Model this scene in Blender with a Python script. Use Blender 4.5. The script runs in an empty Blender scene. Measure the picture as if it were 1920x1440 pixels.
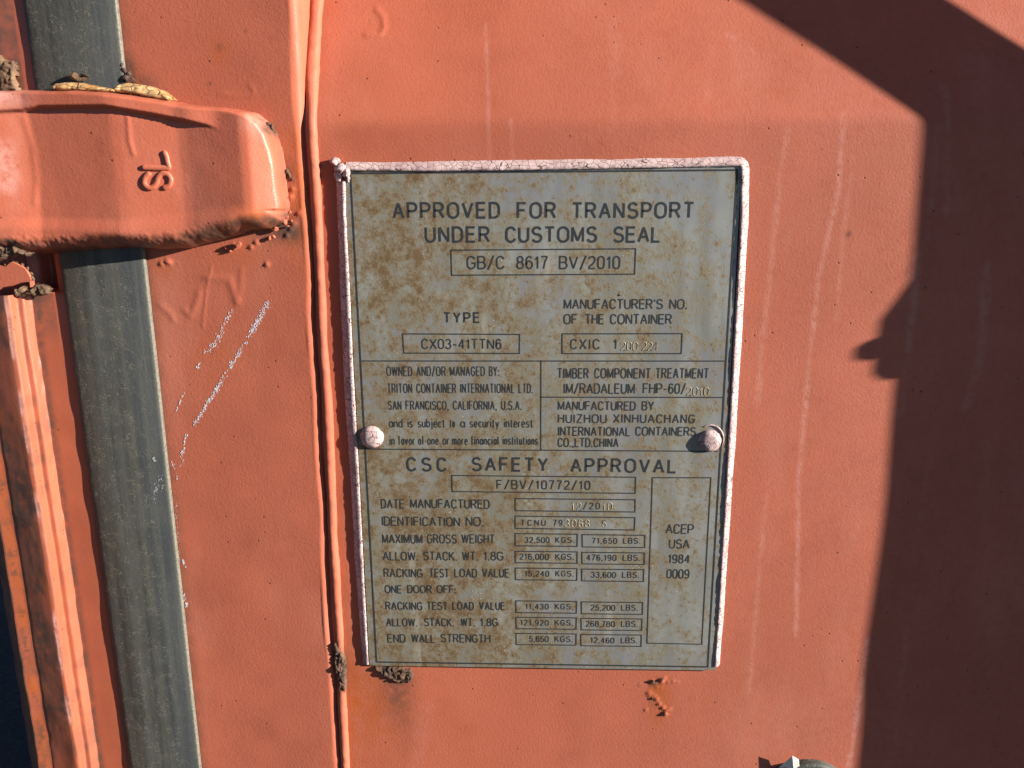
import bpy, math, random
import numpy as np
from mathutils import Vector, Matrix
random.seed(7); RNG = np.random.default_rng(11)
scene = bpy.context.scene
C = scene.collection

# ------------------------------------------------------------------ camera, sky, sun, exposure
# X right, Z up, the flat of the door panel is Y = 0 and the camera stands at Y < 0 (metres)
CAM = np.array([-0.00097, -0.39288, 0.11917])
YAW, PITCH, ROLL, FPX = 0.037185, -0.226693, -0.003920, 1442.0
cy, sy, cp, sp, cr, sr = math.cos(YAW), math.sin(YAW), math.cos(PITCH), math.sin(PITCH), math.cos(ROLL), math.sin(ROLL)
FW = np.array([-sy*cp, cy*cp, sp]); RT0 = np.array([cy, sy, 0.0]); UP0 = np.cross(RT0, FW)
RT = cr*RT0 + sr*UP0; UP = -sr*RT0 + cr*UP0
cam = bpy.data.cameras.new('camera'); camo = bpy.data.objects.new('camera', cam); C.objects.link(camo)
cam.sensor_width = 36.0; cam.lens = 36.0*FPX/1920.0; cam.clip_start = 0.01; cam.clip_end = 500
camo.matrix_world = Matrix(((RT[0], UP[0], -FW[0], CAM[0]), (RT[1], UP[1], -FW[1], CAM[1]), (RT[2], UP[2], -FW[2], CAM[2]), (0, 0, 0, 1)))
scene.camera = camo

KX, KZ = 3.6, 1.0                        # low sun from the right: per metre out of the door, 3.6 m right and 1 m up
sun_dir = Vector((KX, -1.0, KZ)).normalized()
world = bpy.data.worlds.new('World'); scene.world = world; world.use_nodes = True
sky = world.node_tree.nodes.new('ShaderNodeTexSky'); sky.sky_type = 'NISHITA'; sky.sun_disc = False
sky.sun_elevation = math.asin(sun_dir.z); sky.sun_rotation = math.atan2(sun_dir.x, sun_dir.y)
sky.air_density = 0.3; sky.dust_density = 0.0
bg = world.node_tree.nodes['Background']; bg.inputs[1].default_value = 0.05
world.node_tree.links.new(sky.outputs[0], bg.inputs[0])
sun = bpy.data.lights.new('sun', 'SUN'); sun.energy = 5.0; sun.angle = math.radians(0.53); sun.color = (1.0, 0.97, 0.92)
suno = bpy.data.objects.new('sun', sun); C.objects.link(suno)
suno.rotation_euler = sun_dir.to_track_quat('Z', 'Y').to_euler()
vs = scene.view_settings
vs.view_transform = 'Standard'; vs.look = 'None'; vs.gamma = 1.0; vs.exposure = 1.58
scene.render.engine = 'CYCLES'

# ------------------------------------------------------------------ helpers
def at(px, py, d=0.0):
    """the point d millimetres in front of the door plane that the photograph shows at (px, py)"""
    v = FW + RT*(px-960.0)/FPX + UP*(720.0-py)/FPX
    t = (-d*0.001 - CAM[1])/v[1]
    return CAM + v*t
def pt(X, d, Z): return (X, -d*0.001, Z)
def line_x(a, b, d):
    """X as a function of Z along the straight line through two photographed points at depth d"""
    A, B = at(*a, d), at(*b, d)
    return lambda z: A[0] + (B[0]-A[0])*(np.asarray(z)-A[2])/(B[2]-A[2])
_T = np.random.default_rng(3).random((256, 256))
def vn(x, z, f, s=0):
    """value noise, 0..1, f cells per metre"""
    x = np.asarray(x, float)*f + 17.3*s + 900; z = np.asarray(z, float)*f + 31.7*s + 900
    xi, zi = np.floor(x).astype(int), np.floor(z).astype(int); u, v = x-xi, z-zi
    u, v = u*u*(3-2*u), v*v*(3-2*v)
    g = lambda i, j: _T[i % 256, j % 256]
    return (g(xi, zi)*(1-u)+g(xi+1, zi)*u)*(1-v) + (g(xi, zi+1)*(1-u)+g(xi+1, zi+1)*u)*v
def sst(a, b, x):
    t = np.clip((np.asarray(x, float)-a)/(b-a), 0, 1); return t*t*(3-2*t)
def seg_dist(X, Z, pts):
    """distance in metres from (X, Z) to a polyline of world points"""
    D = np.full(np.shape(X), 9.0)
    for a, b in zip(pts[:-1], pts[1:]):
        ax, az, bx, bz = a[0], a[2], b[0], b[2]; L = (bx-ax)**2+(bz-az)**2+1e-12
        t = np.clip(((X-ax)*(bx-ax)+(Z-az)*(bz-az))/L, 0, 1)
        D = np.minimum(D, np.hypot(X-ax-t*(bx-ax), Z-az-t*(bz-az)))
    return D
def link(name, me, mats, parent=None, smooth=True):
    for m in (mats if isinstance(mats, (list, tuple)) else [mats]): me.materials.append(m)
    if smooth: me.polygons.foreach_set('use_smooth', [True]*len(me.polygons))
    o = bpy.data.objects.new(name, me); C.objects.link(o)
    if parent: o.parent = parent
    return o
def mesh(name, V, F, mats, parent=None, smooth=True):
    me = bpy.data.meshes.new(name); me.from_pydata([tuple(map(float, v)) for v in V], [], F); me.update()
    return link(name, me, mats, parent, smooth)
def grid(name, P, mats, parent=None, attrs=None, flip=False, keep=None, closed=False):
    """P (n, m, 3) -> quad sheet; attrs name -> (n, m) floats"""
    n, m = P.shape[:2]
    idx = np.arange(n*m).reshape(n, m)
    if closed: idx = np.concatenate([idx, idx[:1]], 0)
    q = np.stack([idx[:-1, :-1], idx[1:, :-1], idx[1:, 1:], idx[:-1, 1:]], -1)
    if keep is not None: q = q[keep[:-1, :-1] & keep[1:, :-1] & keep[1:, 1:] & keep[:-1, 1:]]
    q = q.reshape(-1, 4)
    if flip: q = q[:, ::-1]
    me = bpy.data.meshes.new(name)
    me.vertices.add(n*m); me.vertices.foreach_set('co', P.reshape(-1).astype(np.float32))
    me.loops.add(q.size); me.loops.foreach_set('vertex_index', q.reshape(-1).astype(np.int32))
    me.polygons.add(len(q)); me.polygons.foreach_set('loop_start', np.arange(0, q.size, 4, dtype=np.int32))
    me.update(calc_edges=True)
    for k, a in (attrs or {}).items():
        at_ = me.attributes.new(k, 'FLOAT', 'POINT'); at_.data.foreach_set('value', a.reshape(-1).astype(np.float32))
    return link(name, me, mats, parent)
def empty(name, loc, label, cat):
    o = bpy.data.objects.new(name, None); C.objects.link(o); o.location = loc; o.empty_display_size = 0.02
    o['label'] = label; o['category'] = cat
    return o
def adopt(root):
    """children were built in world coordinates: keep them there under their moved root"""
    bpy.context.view_layer.update()
    for ch in [o for o in bpy.data.objects if o.parent == root]:
        ch.matrix_parent_inverse = root.matrix_world.inverted()

# ------------------------------------------------------------------ materials
class NT:
    def __init__(s, name):
        s.m = bpy.data.materials.new(name); s.m.use_nodes = True; s.t = s.m.node_tree; s.b = s.t.nodes['Principled BSDF']
        s.co = s.n('ShaderNodeTexCoord').outputs['Object']
    def n(s, ty, **k):
        o = s.t.nodes.new(ty)
        for a, b in k.items(): setattr(o, a, b)
        return o
    def set(s, sock, v):
        if isinstance(v, bpy.types.NodeSocket): s.t.links.new(v, sock)
        else: sock.default_value = v
    def mapping(s, scale, loc=(0, 0, 0), rot=(0, 0, 0)):
        o = s.n('ShaderNodeMapping'); s.set(o.inputs['Vector'], s.co); o.inputs['Scale'].default_value = scale
        o.inputs['Location'].default_value = loc; o.inputs['Rotation'].default_value = rot
        return o.outputs[0]
    def noise(s, scale, detail=4, rough=.55, co=None, dist=0):
        o = s.n('ShaderNodeTexNoise'); s.set(o.inputs['Vector'], co if co is not None else s.co)
        o.inputs['Scale'].default_value = scale; o.inputs['Detail'].default_value = detail
        o.inputs['Roughness'].default_value = rough; o.inputs['Distortion'].default_value = dist
        return o.outputs['Fac']
    def vor(s, scale, feature='F1', co=None, rnd=1):
        o = s.n('ShaderNodeTexVoronoi'); o.feature = feature; s.set(o.inputs['Vector'], co if co is not None else s.co)
        o.inputs['Scale'].default_value = scale; o.inputs['Randomness'].default_value = rnd
        return o
    def ramp(s, v, a, b, lo=0., hi=1.):
        o = s.n('ShaderNodeMapRange'); o.interpolation_type = 'SMOOTHSTEP'; s.set(o.inputs['Value'], v)
        for k, x in zip(('From Min', 'From Max', 'To Min', 'To Max'), (a, b, lo, hi)): o.inputs[k].default_value = x
        return o.outputs[0]
    def math(s, op, a, b=0., c=0., clamp=False):
        o = s.n('ShaderNodeMath', operation=op, use_clamp=clamp)
        for i, v in enumerate((a, b, c)): s.set(o.inputs[i], v)
        return o.outputs[0]
    def mix(s, f, a, b, mode='MIX'):
        o = s.n('ShaderNodeMix', data_type='RGBA', blend_type=mode)
        s.set(o.inputs[0], f); s.set(o.inputs[6], a if isinstance(a, bpy.types.NodeSocket) else (*a, 1)); s.set(o.inputs[7], b if isinstance(b, bpy.types.NodeSocket) else (*b, 1))
        return o.outputs[2]
    def attr(s, name):
        o = s.n('ShaderNodeAttribute'); o.attribute_name = name; return o.outputs['Fac']
    def bump(s, h, dist, strength=1., prev=None):
        o = s.n('ShaderNodeBump'); o.inputs['Distance'].default_value = dist; o.inputs['Strength'].default_value = strength
        s.set(o.inputs['Height'], h)
        if prev is not None: s.set(o.inputs['Normal'], prev)
        return o.outputs[0]
    def out(s, col, rough=.6, normal=None, spec=.4, metal=0.):
        s.set(s.b.inputs['Base Color'], col if isinstance(col, bpy.types.NodeSocket) else (*col, 1))
        s.set(s.b.inputs['Roughness'], rough); s.set(s.b.inputs['Specular IOR Level'], spec); s.set(s.b.inputs['Metallic'], metal)
        if normal is not None: s.set(s.b.inputs['Normal'], normal)
        return s.m

RED = (0.388, 0.104, 0.057)
def paint(name, base=RED, rough=.5, peel=1., attrs=True, gloss=.12):
    s = NT(name)
    big = s.noise(9, 4); mid = s.noise(60, 5); fine = s.noise(750, 3, .65)
    col = s.mix(s.ramp(big, .3, .7), tuple(c*.93 for c in base), tuple(min(1, c*1.07) for c in base))
    col = s.mix(s.ramp(mid, .35, .7, 0, .35), col, (base[0]*.88, base[1]*.86, base[2]*.86))
    col = s.mix(s.ramp(fine, .55, .75, 0, .6), col, (base[0]*.7, base[1]*.68, base[2]*.65))
    fade = s.noise(22, 5, .6, co=s.mapping((1, 1, .35), (4, 0, 2)))
    col = s.mix(s.ramp(fade, .5, .75, 0, .16), col, (0.60, 0.27, 0.19))
    col = s.mix(s.ramp(s.noise(30, 6, .65, co=s.mapping((1, 1, 1), (8, 3, 1))), .5, .72, 0, .22), col, (base[0]*.62, base[1]*.5, base[2]*.42))
    # small dark pits, few and unevenly spread
    v = s.vor(230); pit = s.ramp(v.outputs['Distance'], .06, .16, 1, 0)
    sel = s.ramp(s.n('ShaderNodeSeparateColor').outputs[0], .9, .92)
    sep = [n for n in s.t.nodes if n.bl_idname == 'ShaderNodeSeparateColor'][-1]; s.set(sep.inputs[0], v.outputs['Color'])
    pit = s.math('MULTIPLY', pit, sel)
    if attrs:
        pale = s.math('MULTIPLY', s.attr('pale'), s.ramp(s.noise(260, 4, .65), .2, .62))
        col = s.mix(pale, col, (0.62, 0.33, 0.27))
        rust = s.math('MULTIPLY', s.attr('rust'), s.ramp(s.noise(90, 5, .6), .25, .65))
        col = s.mix(rust, col, (0.36, 0.085, 0.022))
        dirt = s.math('MULTIPLY', s.attr('dirt'), s.ramp(s.noise(140, 5, .7), .2, .6))
        col = s.mix(dirt, col, (0.10, 0.052, 0.035))
    col = s.mix(s.math('MULTIPLY', pit, .85), col, (0.06, 0.02, 0.018))
    h = s.math('ADD', s.math('MULTIPLY', s.noise(800, 2, .5), 1.0), s.math('MULTIPLY', s.noise(2000, 2, .5), .6))
    h = s.math('SUBTRACT', h, s.math('MULTIPLY', pit, 1.0))
    nrm = s.bump(h, .00011*peel, 1.0)
    return s.out(col, s.ramp(mid, .3, .7, rough-.06, rough+.08), nrm, gloss)
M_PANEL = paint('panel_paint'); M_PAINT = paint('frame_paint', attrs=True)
M_HINGE = paint('hinge_paint', base=(0.39, 0.100, 0.053), peel=.9, rough=.40, gloss=.3)
M_PLAIN = paint('plain_paint', attrs=False)
M_POST = paint('post_paint', base=(0.33, 0.084, 0.042), rough=.34, gloss=.5, peel=.5)
def mat_rubber():
    s = NT('weathered_rubber')
    a = s.attr('across')
    n1 = s.noise(55, 5, .6); n2 = s.noise(700, 3, .6)
    col = s.mix(s.ramp(n1, .3, .7), (0.042, 0.041, 0.033), (0.066, 0.064, 0.053))
    col = s.mix(s.math('MULTIPLY', s.ramp(a, .22, .34, 1, 0), s.ramp(n1, .25, .6, .35, .9)), col, (0.060, 0.049, 0.034))
    col = s.mix(s.ramp(a, .62, .75, 0, .6), col, (0.046, 0.051, 0.054))
    col = s.mix(s.math('MULTIPLY', s.ramp(a, .95, .99), s.ramp(n2, .35, .6, .2, .7)), col, (0.19, 0.165, 0.11))
    st = s.noise(230, 4, .6, co=s.mapping((1, 1, .03), (2, 0, 4)))
    col = s.mix(s.ramp(st, .42, .68, 0, .55), col, (0.092, 0.086, 0.068))
    col = s.mix(s.ramp(st, .48, .28, 0, .5), col, (0.026, 0.026, 0.024))
    w = s.noise(430, 1, .5, co=s.mapping((1, 1, 1.7)), dist=.8)
    worm = s.ramp(s.math('ABSOLUTE', s.math('SUBTRACT', w, .5)), .006, .03, 1, 0)
    worm = s.math('MULTIPLY', worm, s.ramp(s.noise(170, 3, .6, co=s.mapping((1, 1, 1), (3, 1, 2))), .47, .58))
    worm = s.math('MULTIPLY', worm, s.ramp(a, .88, .70, .3, 1))
    col = s.mix(s.math('MULTIPLY', worm, .38), col, (0.26, 0.225, 0.15))
    col = s.mix(s.ramp(n2, .6, .8, 0, .25), col, (0.13, 0.115, 0.085))
    h = s.math('ADD', s.noise(650, 3, .6), s.math('MULTIPLY', worm, .7))
    return s.out(col, .62, s.bump(h, .00016), .35)
M_RUBBER = mat_rubber()
def mat_plate():
    s = NT('stained_steel')
    sepx = s.n('ShaderNodeSeparateXYZ'); s.set(sepx.inputs[0], s.co); X, Z = sepx.outputs[0], sepx.outputs[2]
    n1 = s.noise(13, 4, .55); n2 = s.noise(105, 6, .68); n3 = s.noise(340, 5, .7); n4 = s.noise(1000, 3, .65)
    brushed = s.noise(90, 4, .6, co=s.mapping((1, 1, .16), (.4, 0, .2)))
    base = s.mix(s.ramp(brushed, .3, .7), (0.186, 0.184, 0.156), (0.280, 0.274, 0.238))
    base = s.mix(s.ramp(s.noise(34, 4, .6, co=s.mapping((1, 1, .5), (2, 0, 5))), .46, .64, 0, .65), base, (0.205, 0.198, 0.206))
    # more staining on the left and in the lower middle, cleaner towards the upper right and the lower right
    bias = s.math('ADD', s.math('MULTIPLY', X, -.75), s.math('MULTIPLY', Z, -.05))
    m = s.math('ADD', s.math('ADD', s.math('MULTIPLY', n1, .40), s.math('MULTIPLY', n2, .72)), bias)
    m = s.math('ADD', m, s.math('MULTIPLY', n3, .70))
    wash = s.ramp(m, .76, 1.00, 0, .85)
    col = s.mix(wash, base, (0.200, 0.150, 0.080))
    spot = s.math('ADD', m, s.math('MULTIPLY', s.math('SUBTRACT', n4, .5), .35))
    col = s.mix(s.ramp(spot, .93, 1.13, 0, .9), col, (0.130, 0.070, 0.024))
    col = s.mix(s.ramp(s.math('ADD', n3, s.math('MULTIPLY', n4, .3)), .76, .85, 0, .7), col, (0.115, 0.062, 0.024))
    # pale run marks and white chips
    run = s.noise(70, 3, .5, co=s.mapping((1, 1, .07), (7, 0, 1)))
    col = s.mix(s.math('MULTIPLY', s.ramp(run, .60, .72), s.ramp(s.noise(25, 3), .45, .65, 0, .5)), col, (0.46, 0.42, 0.36))
    v = s.vor(420); sel = s.ramp(s.noise(60, 3, .6, co=s.mapping((1, 1, 1), (9, 0, 3))), .56, .66)
    chip = s.math('MULTIPLY', s.ramp(v.outputs['Distance'], .10, .2, 1, 0), sel)
    col = s.mix(s.math('MULTIPLY', chip, .6), col, (0.6, 0.47, 0.42))
    h = s.math('ADD', s.math('MULTIPLY', s.ramp(spot, .8, 1.2), .6), s.math('MULTIPLY', n4, .35))
    return s.out(col, s.ramp(m, .7, 1.1, .34, .62), s.bump(h, .00010), .5, .22)
M_PLATE = mat_plate()
def mat_seal(name, a, b, crack=(0.07, 0.03, 0.025), sc=230, stretch=(1, 1, 1), width=.045):
    s = NT(name)
    warp = s.noise(300, 2)
    v = s.vor(sc, 'DISTANCE_TO_EDGE', co=s.mapping(stretch)); v2 = s.vor(sc*2.6, 'DISTANCE_TO_EDGE')
    e = s.math('ADD', v.outputs['Distance'], s.math('MULTIPLY', s.math('SUBTRACT', warp, .5), .05))
    c1 = s.ramp(e, width*.25, width, 1, 0); c2 = s.math('MULTIPLY', s.ramp(v2.outputs['Distance'], .02, .07, .5, 0), s.ramp(s.noise(120, 3), .5, .62))
    col = s.mix(s.ramp(s.noise(140, 4), .3, .7), a, b)
    cr_ = s.math('MAXIMUM', c1, c2)
    col = s.mix(cr_, col, crack)
    h = s.math('SUBTRACT', s.math('MULTIPLY', s.noise(700, 3), .25), cr_)
    return s.out(col, .6, s.bump(h, .00035), .3)
M_SEAL = mat_seal('cracked_pink_sealant', (0.40, 0.265, 0.245), (0.52, 0.375, 0.34), crack=(0.13, 0.065, 0.055), sc=330, width=.04)
M_TAN = mat_seal('peeling_tan_sealant', (0.36, 0.17, 0.055), (0.52, 0.35, 0.16), sc=260, width=.05, crack=(0.10, 0.045, 0.015), stretch=(.6, 1, 1.5))
def mat_rust(name, a, b, c, sc=350):
    s = NT(name)
    n = s.noise(sc, 5, .65); k = s.noise(sc*.3, 4)
    col = s.mix(s.ramp(n, .3, .65), a, b); col = s.mix(s.ramp(k, .45, .65), col, c)
    return s.out(col, .85, s.bump(s.noise(sc*2, 4, .7), .0006), .2)
M_RUST = mat_rust('flaking_rust', (0.022, 0.015, 0.012), (0.085, 0.052, 0.036), (0.12, 0.065, 0.036))
M_ORUST = mat_rust('orange_rust', (0.20, 0.075, 0.018), (0.42, 0.19, 0.05), (0.40, 0.16, 0.07))
M_CLAY = mat_rust('rust_scale', (0.035, 0.02, 0.014), (0.125, 0.072, 0.042), (0.17, 0.10, 0.055))
def flat(name, col, rough=.6, spec=.3):
    s = NT(name); n = s.noise(500, 4)
    return s.out(s.mix(s.ramp(n, .3, .7), tuple(c*.8 for c in col), col), rough, None, spec)
def mat_ink():
    s = NT('etched_ink')
    n = s.noise(420, 4, .7)
    return s.out(s.mix(s.ramp(n, .56, .74, 0, .75), (0.022, 0.025, 0.027), (0.12, 0.095, 0.062)), .5, None, .35)
M_INK = mat_ink()
M_STAMP = flat('stamped_metal', (0.34, 0.285, 0.19), .4, .6)
M_FLECK = flat('scraped_white_paint', (0.66, 0.60, 0.60), .7)
M_CREAM = mat_rust('cream_paint', (0.62, 0.55, 0.40), (0.78, 0.73, 0.60), (0.70, 0.64, 0.50))
M_STEEL = flat('galvanised_steel', (0.4, 0.4, 0.4), .5)
def mat_ground():
    s = NT('asphalt'); n = s.noise(60, 5, .7); k = s.noise(3, 3)
    col = s.mix(s.ramp(n, .3, .75), (0.035, 0.035, 0.037), (0.075, 0.073, 0.07)); col = s.mix(s.ramp(k, .3, .7, 0, .4), col, (0.045, 0.046, 0.05))
    return s.out(col, .85, s.bump(n, .01), .3)
M_GROUND = mat_ground()

# ------------------------------------------------------------------ setting: the yard the container stands on
GZ = -1.46
g = mesh('ground', [(-120, -120, GZ), (120, -120, GZ), (120, 120, GZ), (-120, 120, GZ)], [(0, 1, 2, 3)], M_GROUND, smooth=False)
g['kind'] = 'structure'

# ------------------------------------------------------------------ key lines of the door
FOLD = (at(640, 231)[2] + at(1700, 222)[2])/2            # the crease where the panel starts to lean back
SLOPE = math.tan(math.radians(22.0)); DEEP = 32.0
def panel_d(z):
    """depth of the corrugated panel, mm in front of the door plane, rounded creases"""
    z = np.asarray(z, float)
    def crease(t, k=0.0028): return 0.5*(t + np.sqrt(t*t + k*k)) - k*0.15
    up = crease(z-FOLD)*1000*SLOPE; lo = crease(-0.36-z)*1000*SLOPE
    d = np.maximum(up, lo); top = DEEP
    return -(d - (np.sqrt((np.maximum(d-top, 0))**2)))
xb = line_x((584, 230), (649, 1440), 0.5)                # the weld bead between stile and panel
xs = lambda z: xb(z) - 0.0030                            # right edge of the stile
xgr = line_x((221, 20), (376, 1440), 4.0)                # gasket right and left edges
xgl = line_x((40, 20), (240, 1440), 5.0)
DS = 3.2                                                 # face of the stile

zf = np.concatenate([np.linspace(-1.3, -0.24, 40), np.arange(-0.235, 0.24, 0.0009), np.linspace(0.245, 0.95, 30)])

# ------------------------------------------------------------------ container door
door = empty('container_door', (0, 0, -1.3), 'weathered terracotta red steel container door leaf with black gasket and strap hinge', 'container door')

def W(*pts, d=0): return [at(x, y, d) for x, y in pts]
# corrugated panel
u = np.concatenate([np.arange(0, 0.46, 0.0009), np.linspace(0.465, 0.95, 40)])
Zg, Ug = np.meshgrid(zf, u); Xg = xb(Zg) - 0.001 + Ug
D = panel_d(Zg) + (vn(Xg, Zg, 14, 1)-.5)*.9*sst(0, .05, Ug) + (vn(Xg, Zg, 45, 2)-.5)*.22
run = W((688, -5), (701, 12), (706, 34), (699, 50), (672, 51))
D += .35*np.exp(-(seg_dist(Xg, Zg, run)/.0013)**2)
for px, py, r, h in [(1258, 1325, .0011, .7)]: pass
spat = [(1222, 1279, 1.2, .9), (1229, 1281, .9, .7), (1240, 1276, 1.5, 1.0), (1246, 1271, .8, .7), (1253, 1279, .8, .5), (1262, 1278, .9, .6), (1270, 1279, .6, .5), (1200, 1284, .8, .3), (1208, 1283, .7, .3), (1217, 1300, 1.4, .6), (1226, 1305, .9, .5), (1231, 1311, 1.0, .8), (1236, 1320, .9, .8), (1243, 1327, 1.0, .9), (1250, 1331, .9, .8), (1247, 1338, 1.2, 1.0), (1256, 1329, .9, .5), (1211, 1331, .8, .6), (1219, 1307, .8, .5), (1232, 1289, .6, .5), (1240, 1290, .5, .5)]
for px, py, r, h in spat:
    p = at(px, py); D += h*np.exp(-((Xg-p[0])**2+(Zg-p[2])**2)/(r*.001)**2)
pale = .09*sst(-.12, .24, Xg)*(.6+.6*vn(Xg, Zg, 9, 41)); rust = .10*sst(.02, -.15, Xg)*(.5+vn(Xg, Zg, 14, 42)) + .12*sst(-.02, -.18, Zg)*vn(Xg, Zg, 20, 43); dirt = np.zeros_like(D)  # paler to the right, redder to the left: a light gradient put into the colour
def streak(pts, w, a):
    global pale
    P = W(*pts); pale = np.maximum(pale, a*np.exp(-(seg_dist(Xg, Zg, P)/(w*.001))**2)*(.55+.6*vn(Xg, Zg, 90, 5)))
STK = .6
for pts, w, a in [([(1478, 240), (1462, 330), (1448, 480), (1430, 640), (1420, 760)], 2.6, .42), ([(1582, 215), (1572, 360), (1556, 430), (1535, 520), (1515, 700), (1497, 900), (1493, 1190)], 2.2, .62),
                  ([(1600, 290), (1580, 450), (1568, 600)], 2.4, .35), ([(1440, 900), (1425, 1050), (1405, 1300)], 2.0, .4), ([(1628, 1200), (1612, 1310), (1590, 1440)], 2.6, .75),
                  ([(1720, 480), (1708, 620), (1688, 780)], 4, .5), ([(1850, 500), (1840, 660), (1812, 760)], 5, .4), ([(1780, 160), (1775, 400)], 4, .3), ([(1760, 240), (1740, 450)], 4, .3), ([(1700, 1180), (1680, 1400)], 4, .3),
                  ([(905, 30), (915, 200), (918, 300)], 1.4, .4), ([(958, 225), (962, 300)], 1.2, .4), ([(1395, 60), (1378, 50)], 2.5, .4), ([(1425, 84), (1430, 88)], 2.0, .35), ([(1760, 790), (1700, 1080)], 5, .22), ([(1360, 0), (1330, 180)], 5, .18), ([(1160, 20), (1150, 260)], 6, .15), ([(800, 1330), (780, 1440)], 7, .18)]:
    streak(pts, w*.75, a*STK)
def blotch(A, px, py, rx, rz, a):
    p = at(px, py); A += a*np.exp(-((Xg-p[0])/(rx*.001))**2-((Zg-p[2])/(rz*.001))**2)
blotch(rust, 690, 1330, 14, 30, .55); blotch(rust, 665, 1300, 6, 25, .5); blotch(rust, 1232, 1290, 7, 10, .7); blotch(rust, 1236, 1330, 6, 12, .6); blotch(rust, 760, 1330, 14, 28, .3)
blotch(dirt, 745, 1300, 9, 12, .55); blotch(dirt, 755, 1350, 8, 22, .32); blotch(dirt, 1226, 1281, 3, 2.0, .9); blotch(dirt, 1222, 1312, 2, 6, .4); blotch(dirt, 742, 1272, 10, 5, .5)
blotch(dirt, 1591, 439, 1.5, 1.5, .9)
rust += .5*np.exp(-(Ug-.0045)**2/.003**2)*sst(.1, -.2, Zg); dirt += .55*np.exp(-Ug**2/.0042**2)
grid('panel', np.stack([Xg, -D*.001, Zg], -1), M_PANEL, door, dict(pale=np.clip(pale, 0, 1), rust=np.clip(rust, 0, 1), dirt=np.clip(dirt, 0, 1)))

# stile (upright frame tube): flat face, rounded right edge, side wall running back to the panel
prof = [(0, 0)]
nf = 150
us = list(np.linspace(0, 1, nf)); R = 4.6
Zs, Us = np.meshgrid(zf, np.arange(nf+14))
left = xgl(Zs) - 0.004; right = xs(Zs)
Xs = np.zeros_like(Zs); Ds = np.zeros_like(Zs)
wob = (vn(Zs*0+3, Zs, 30, 9)-.5)*.0016
for i in range(nf):
    Xs[i] = left[i] + (right[i]-R*.001-left[i])*i/(nf-1); Ds[i] = DS - 3.0*(1-i/(nf-1))
for k in range(10):
    a = (k+1)/10*math.pi/2
    Xs[nf+k] = right[0] - R*.001 + R*.001*math.sin(a); Ds[nf+k] = DS - R*(1-math.cos(a))*.95
for k in range(4):
    Xs[nf+10+k] = right[0]; Ds[nf+10+k] = DS - R*.95 - (k+1)*9
edge = np.minimum(1, np.maximum(0, (Us-(nf-40))/40)); Xs += wob*edge
Ds[:nf] += ((vn(Xs, Zs, 22, 3)-.5)*.7 + (vn(Xs, Zs, 60, 4)-.5)*.25)[:nf]
def drip(pts, w, h):
    global Ds
    Ds = Ds + .5*h*np.exp(-(seg_dist(Xs, Zs, W(*pts, d=DS))/(w*.001))**2)
drip([(300, 575), (318, 590), (322, 600)], 1.8, .45); drip([(345, 583), (355, 592), (364, 575), (372, 550)], 1.7, .5); drip([(385, 521), (428, 524), (436, 545), (440, 560), (443, 566)], 2.0, .55); drip([(452, 505), (450, 545), (444, 565)], 1.4, .3)
drip([(395, 500), (386, 540), (378, 615)], .6, .35); drip([(470, 160), (478, 178), (440, 180), (412, 176)], 1.2, .3)
for px, py in [(437, 462), (428, 468), (548, 355), (542, 372), (546, 368), (550, 420), (545, 430), (538, 441), (500, 496), (480, 455), (470, 463), (300, 495), (310, 491), (316, 493), (560, 400)]:
    p = at(px, py, DS); Ds = Ds + .8*np.exp(-((Xs-p[0])**2+(Zs-p[2])**2)/.0011**2)
pa = np.zeros_like(Xs); ru = np.zeros_like(Xs); di = np.zeros_like(Xs)
def bl2(A, px, py, rx, rz, a):
    p = at(px, py, DS); A += a*np.exp(-((Xs-p[0])/(rx*.001))**2-((Zs-p[2])/(rz*.001))**2)
for q in [(410, 95, 5, 6, .6), (400, 680, 14, 14, .4), (560, 400, 8, 30, .6), (520, 250, 10, 14, .3), (300, 500, 8, 6, .5), (240, 140, 6, 6, .8), (450, 480, 14, 6, .5), (560, 320, 4, 8, .5), (585, 120, 5, 20, .35), (560, 260, 6, 20, .3)]: bl2(ru, *q)
for q in [(410, 88, 1.4, 1.6, .9), (540, 320, 3, 5, .8), (240, 140, 5, 7, .9), (392, 157, .9, .7, 1), (535, 425, 7, 7, .8), (548, 440, 6, 5, .5), (265, 155, 8, 4, .5), (460, 58, .7, .7, 1), (395, 660, 1, 1, .6), (500, 440, 10, 4, .5)]: bl2(di, *q)
di += .45*sst(.006, 0, np.abs(Xs-xgr(Zs)))
grid('stile', np.stack([Xs, -Ds*.001, Zs], -1), M_PAINT, door, dict(pale=pa, rust=np.clip(ru, 0, 1), dirt=np.clip(di, 0, 1)))

# weld bead: a fat caulked seam that follows the panel as it leans back
zb = np.concatenate([np.linspace(-1.3, -0.24, 20), np.arange(-0.235, 0.24, 0.0011), np.linspace(0.245, 0.95, 12)])
th = np.linspace(-.35*math.pi, 1.2*math.pi, 22)
Tb, Zb = np.meshgrid(th, zb, indexing='ij')
rb = 2.55*(1 + .22*(vn(Zb*0+1, Zb, 70, 6)-.5) + .12*(vn(Tb*.004, Zb, 260, 7)-.5))*(1+.45*sst(FOLD, FOLD+.03, Zb))
Xb = xb(Zb) + .0002 - .0014*sst(FOLD, FOLD+.03, Zb) + rb*.001*np.cos(Tb) + (vn(Zb*0+2, Zb, 28, 8)-.5)*.0011
Db = panel_d(Zb) + .9 + rb*np.sin(Tb)
db_ = np.zeros_like(Zb); rr = np.zeros_like(Zb)
z0 = at(637, 1250)[2]; rr += np.exp(-((Zb-z0)/.016)**2)*.6; db_ += np.exp(-((Zb-z0)/.013)**2)*1.3
Db += np.exp(-((Zb-z0)/.012)**2)*(vn(Tb*.003, Zb, 900, 3)-.45)*2.0
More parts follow.
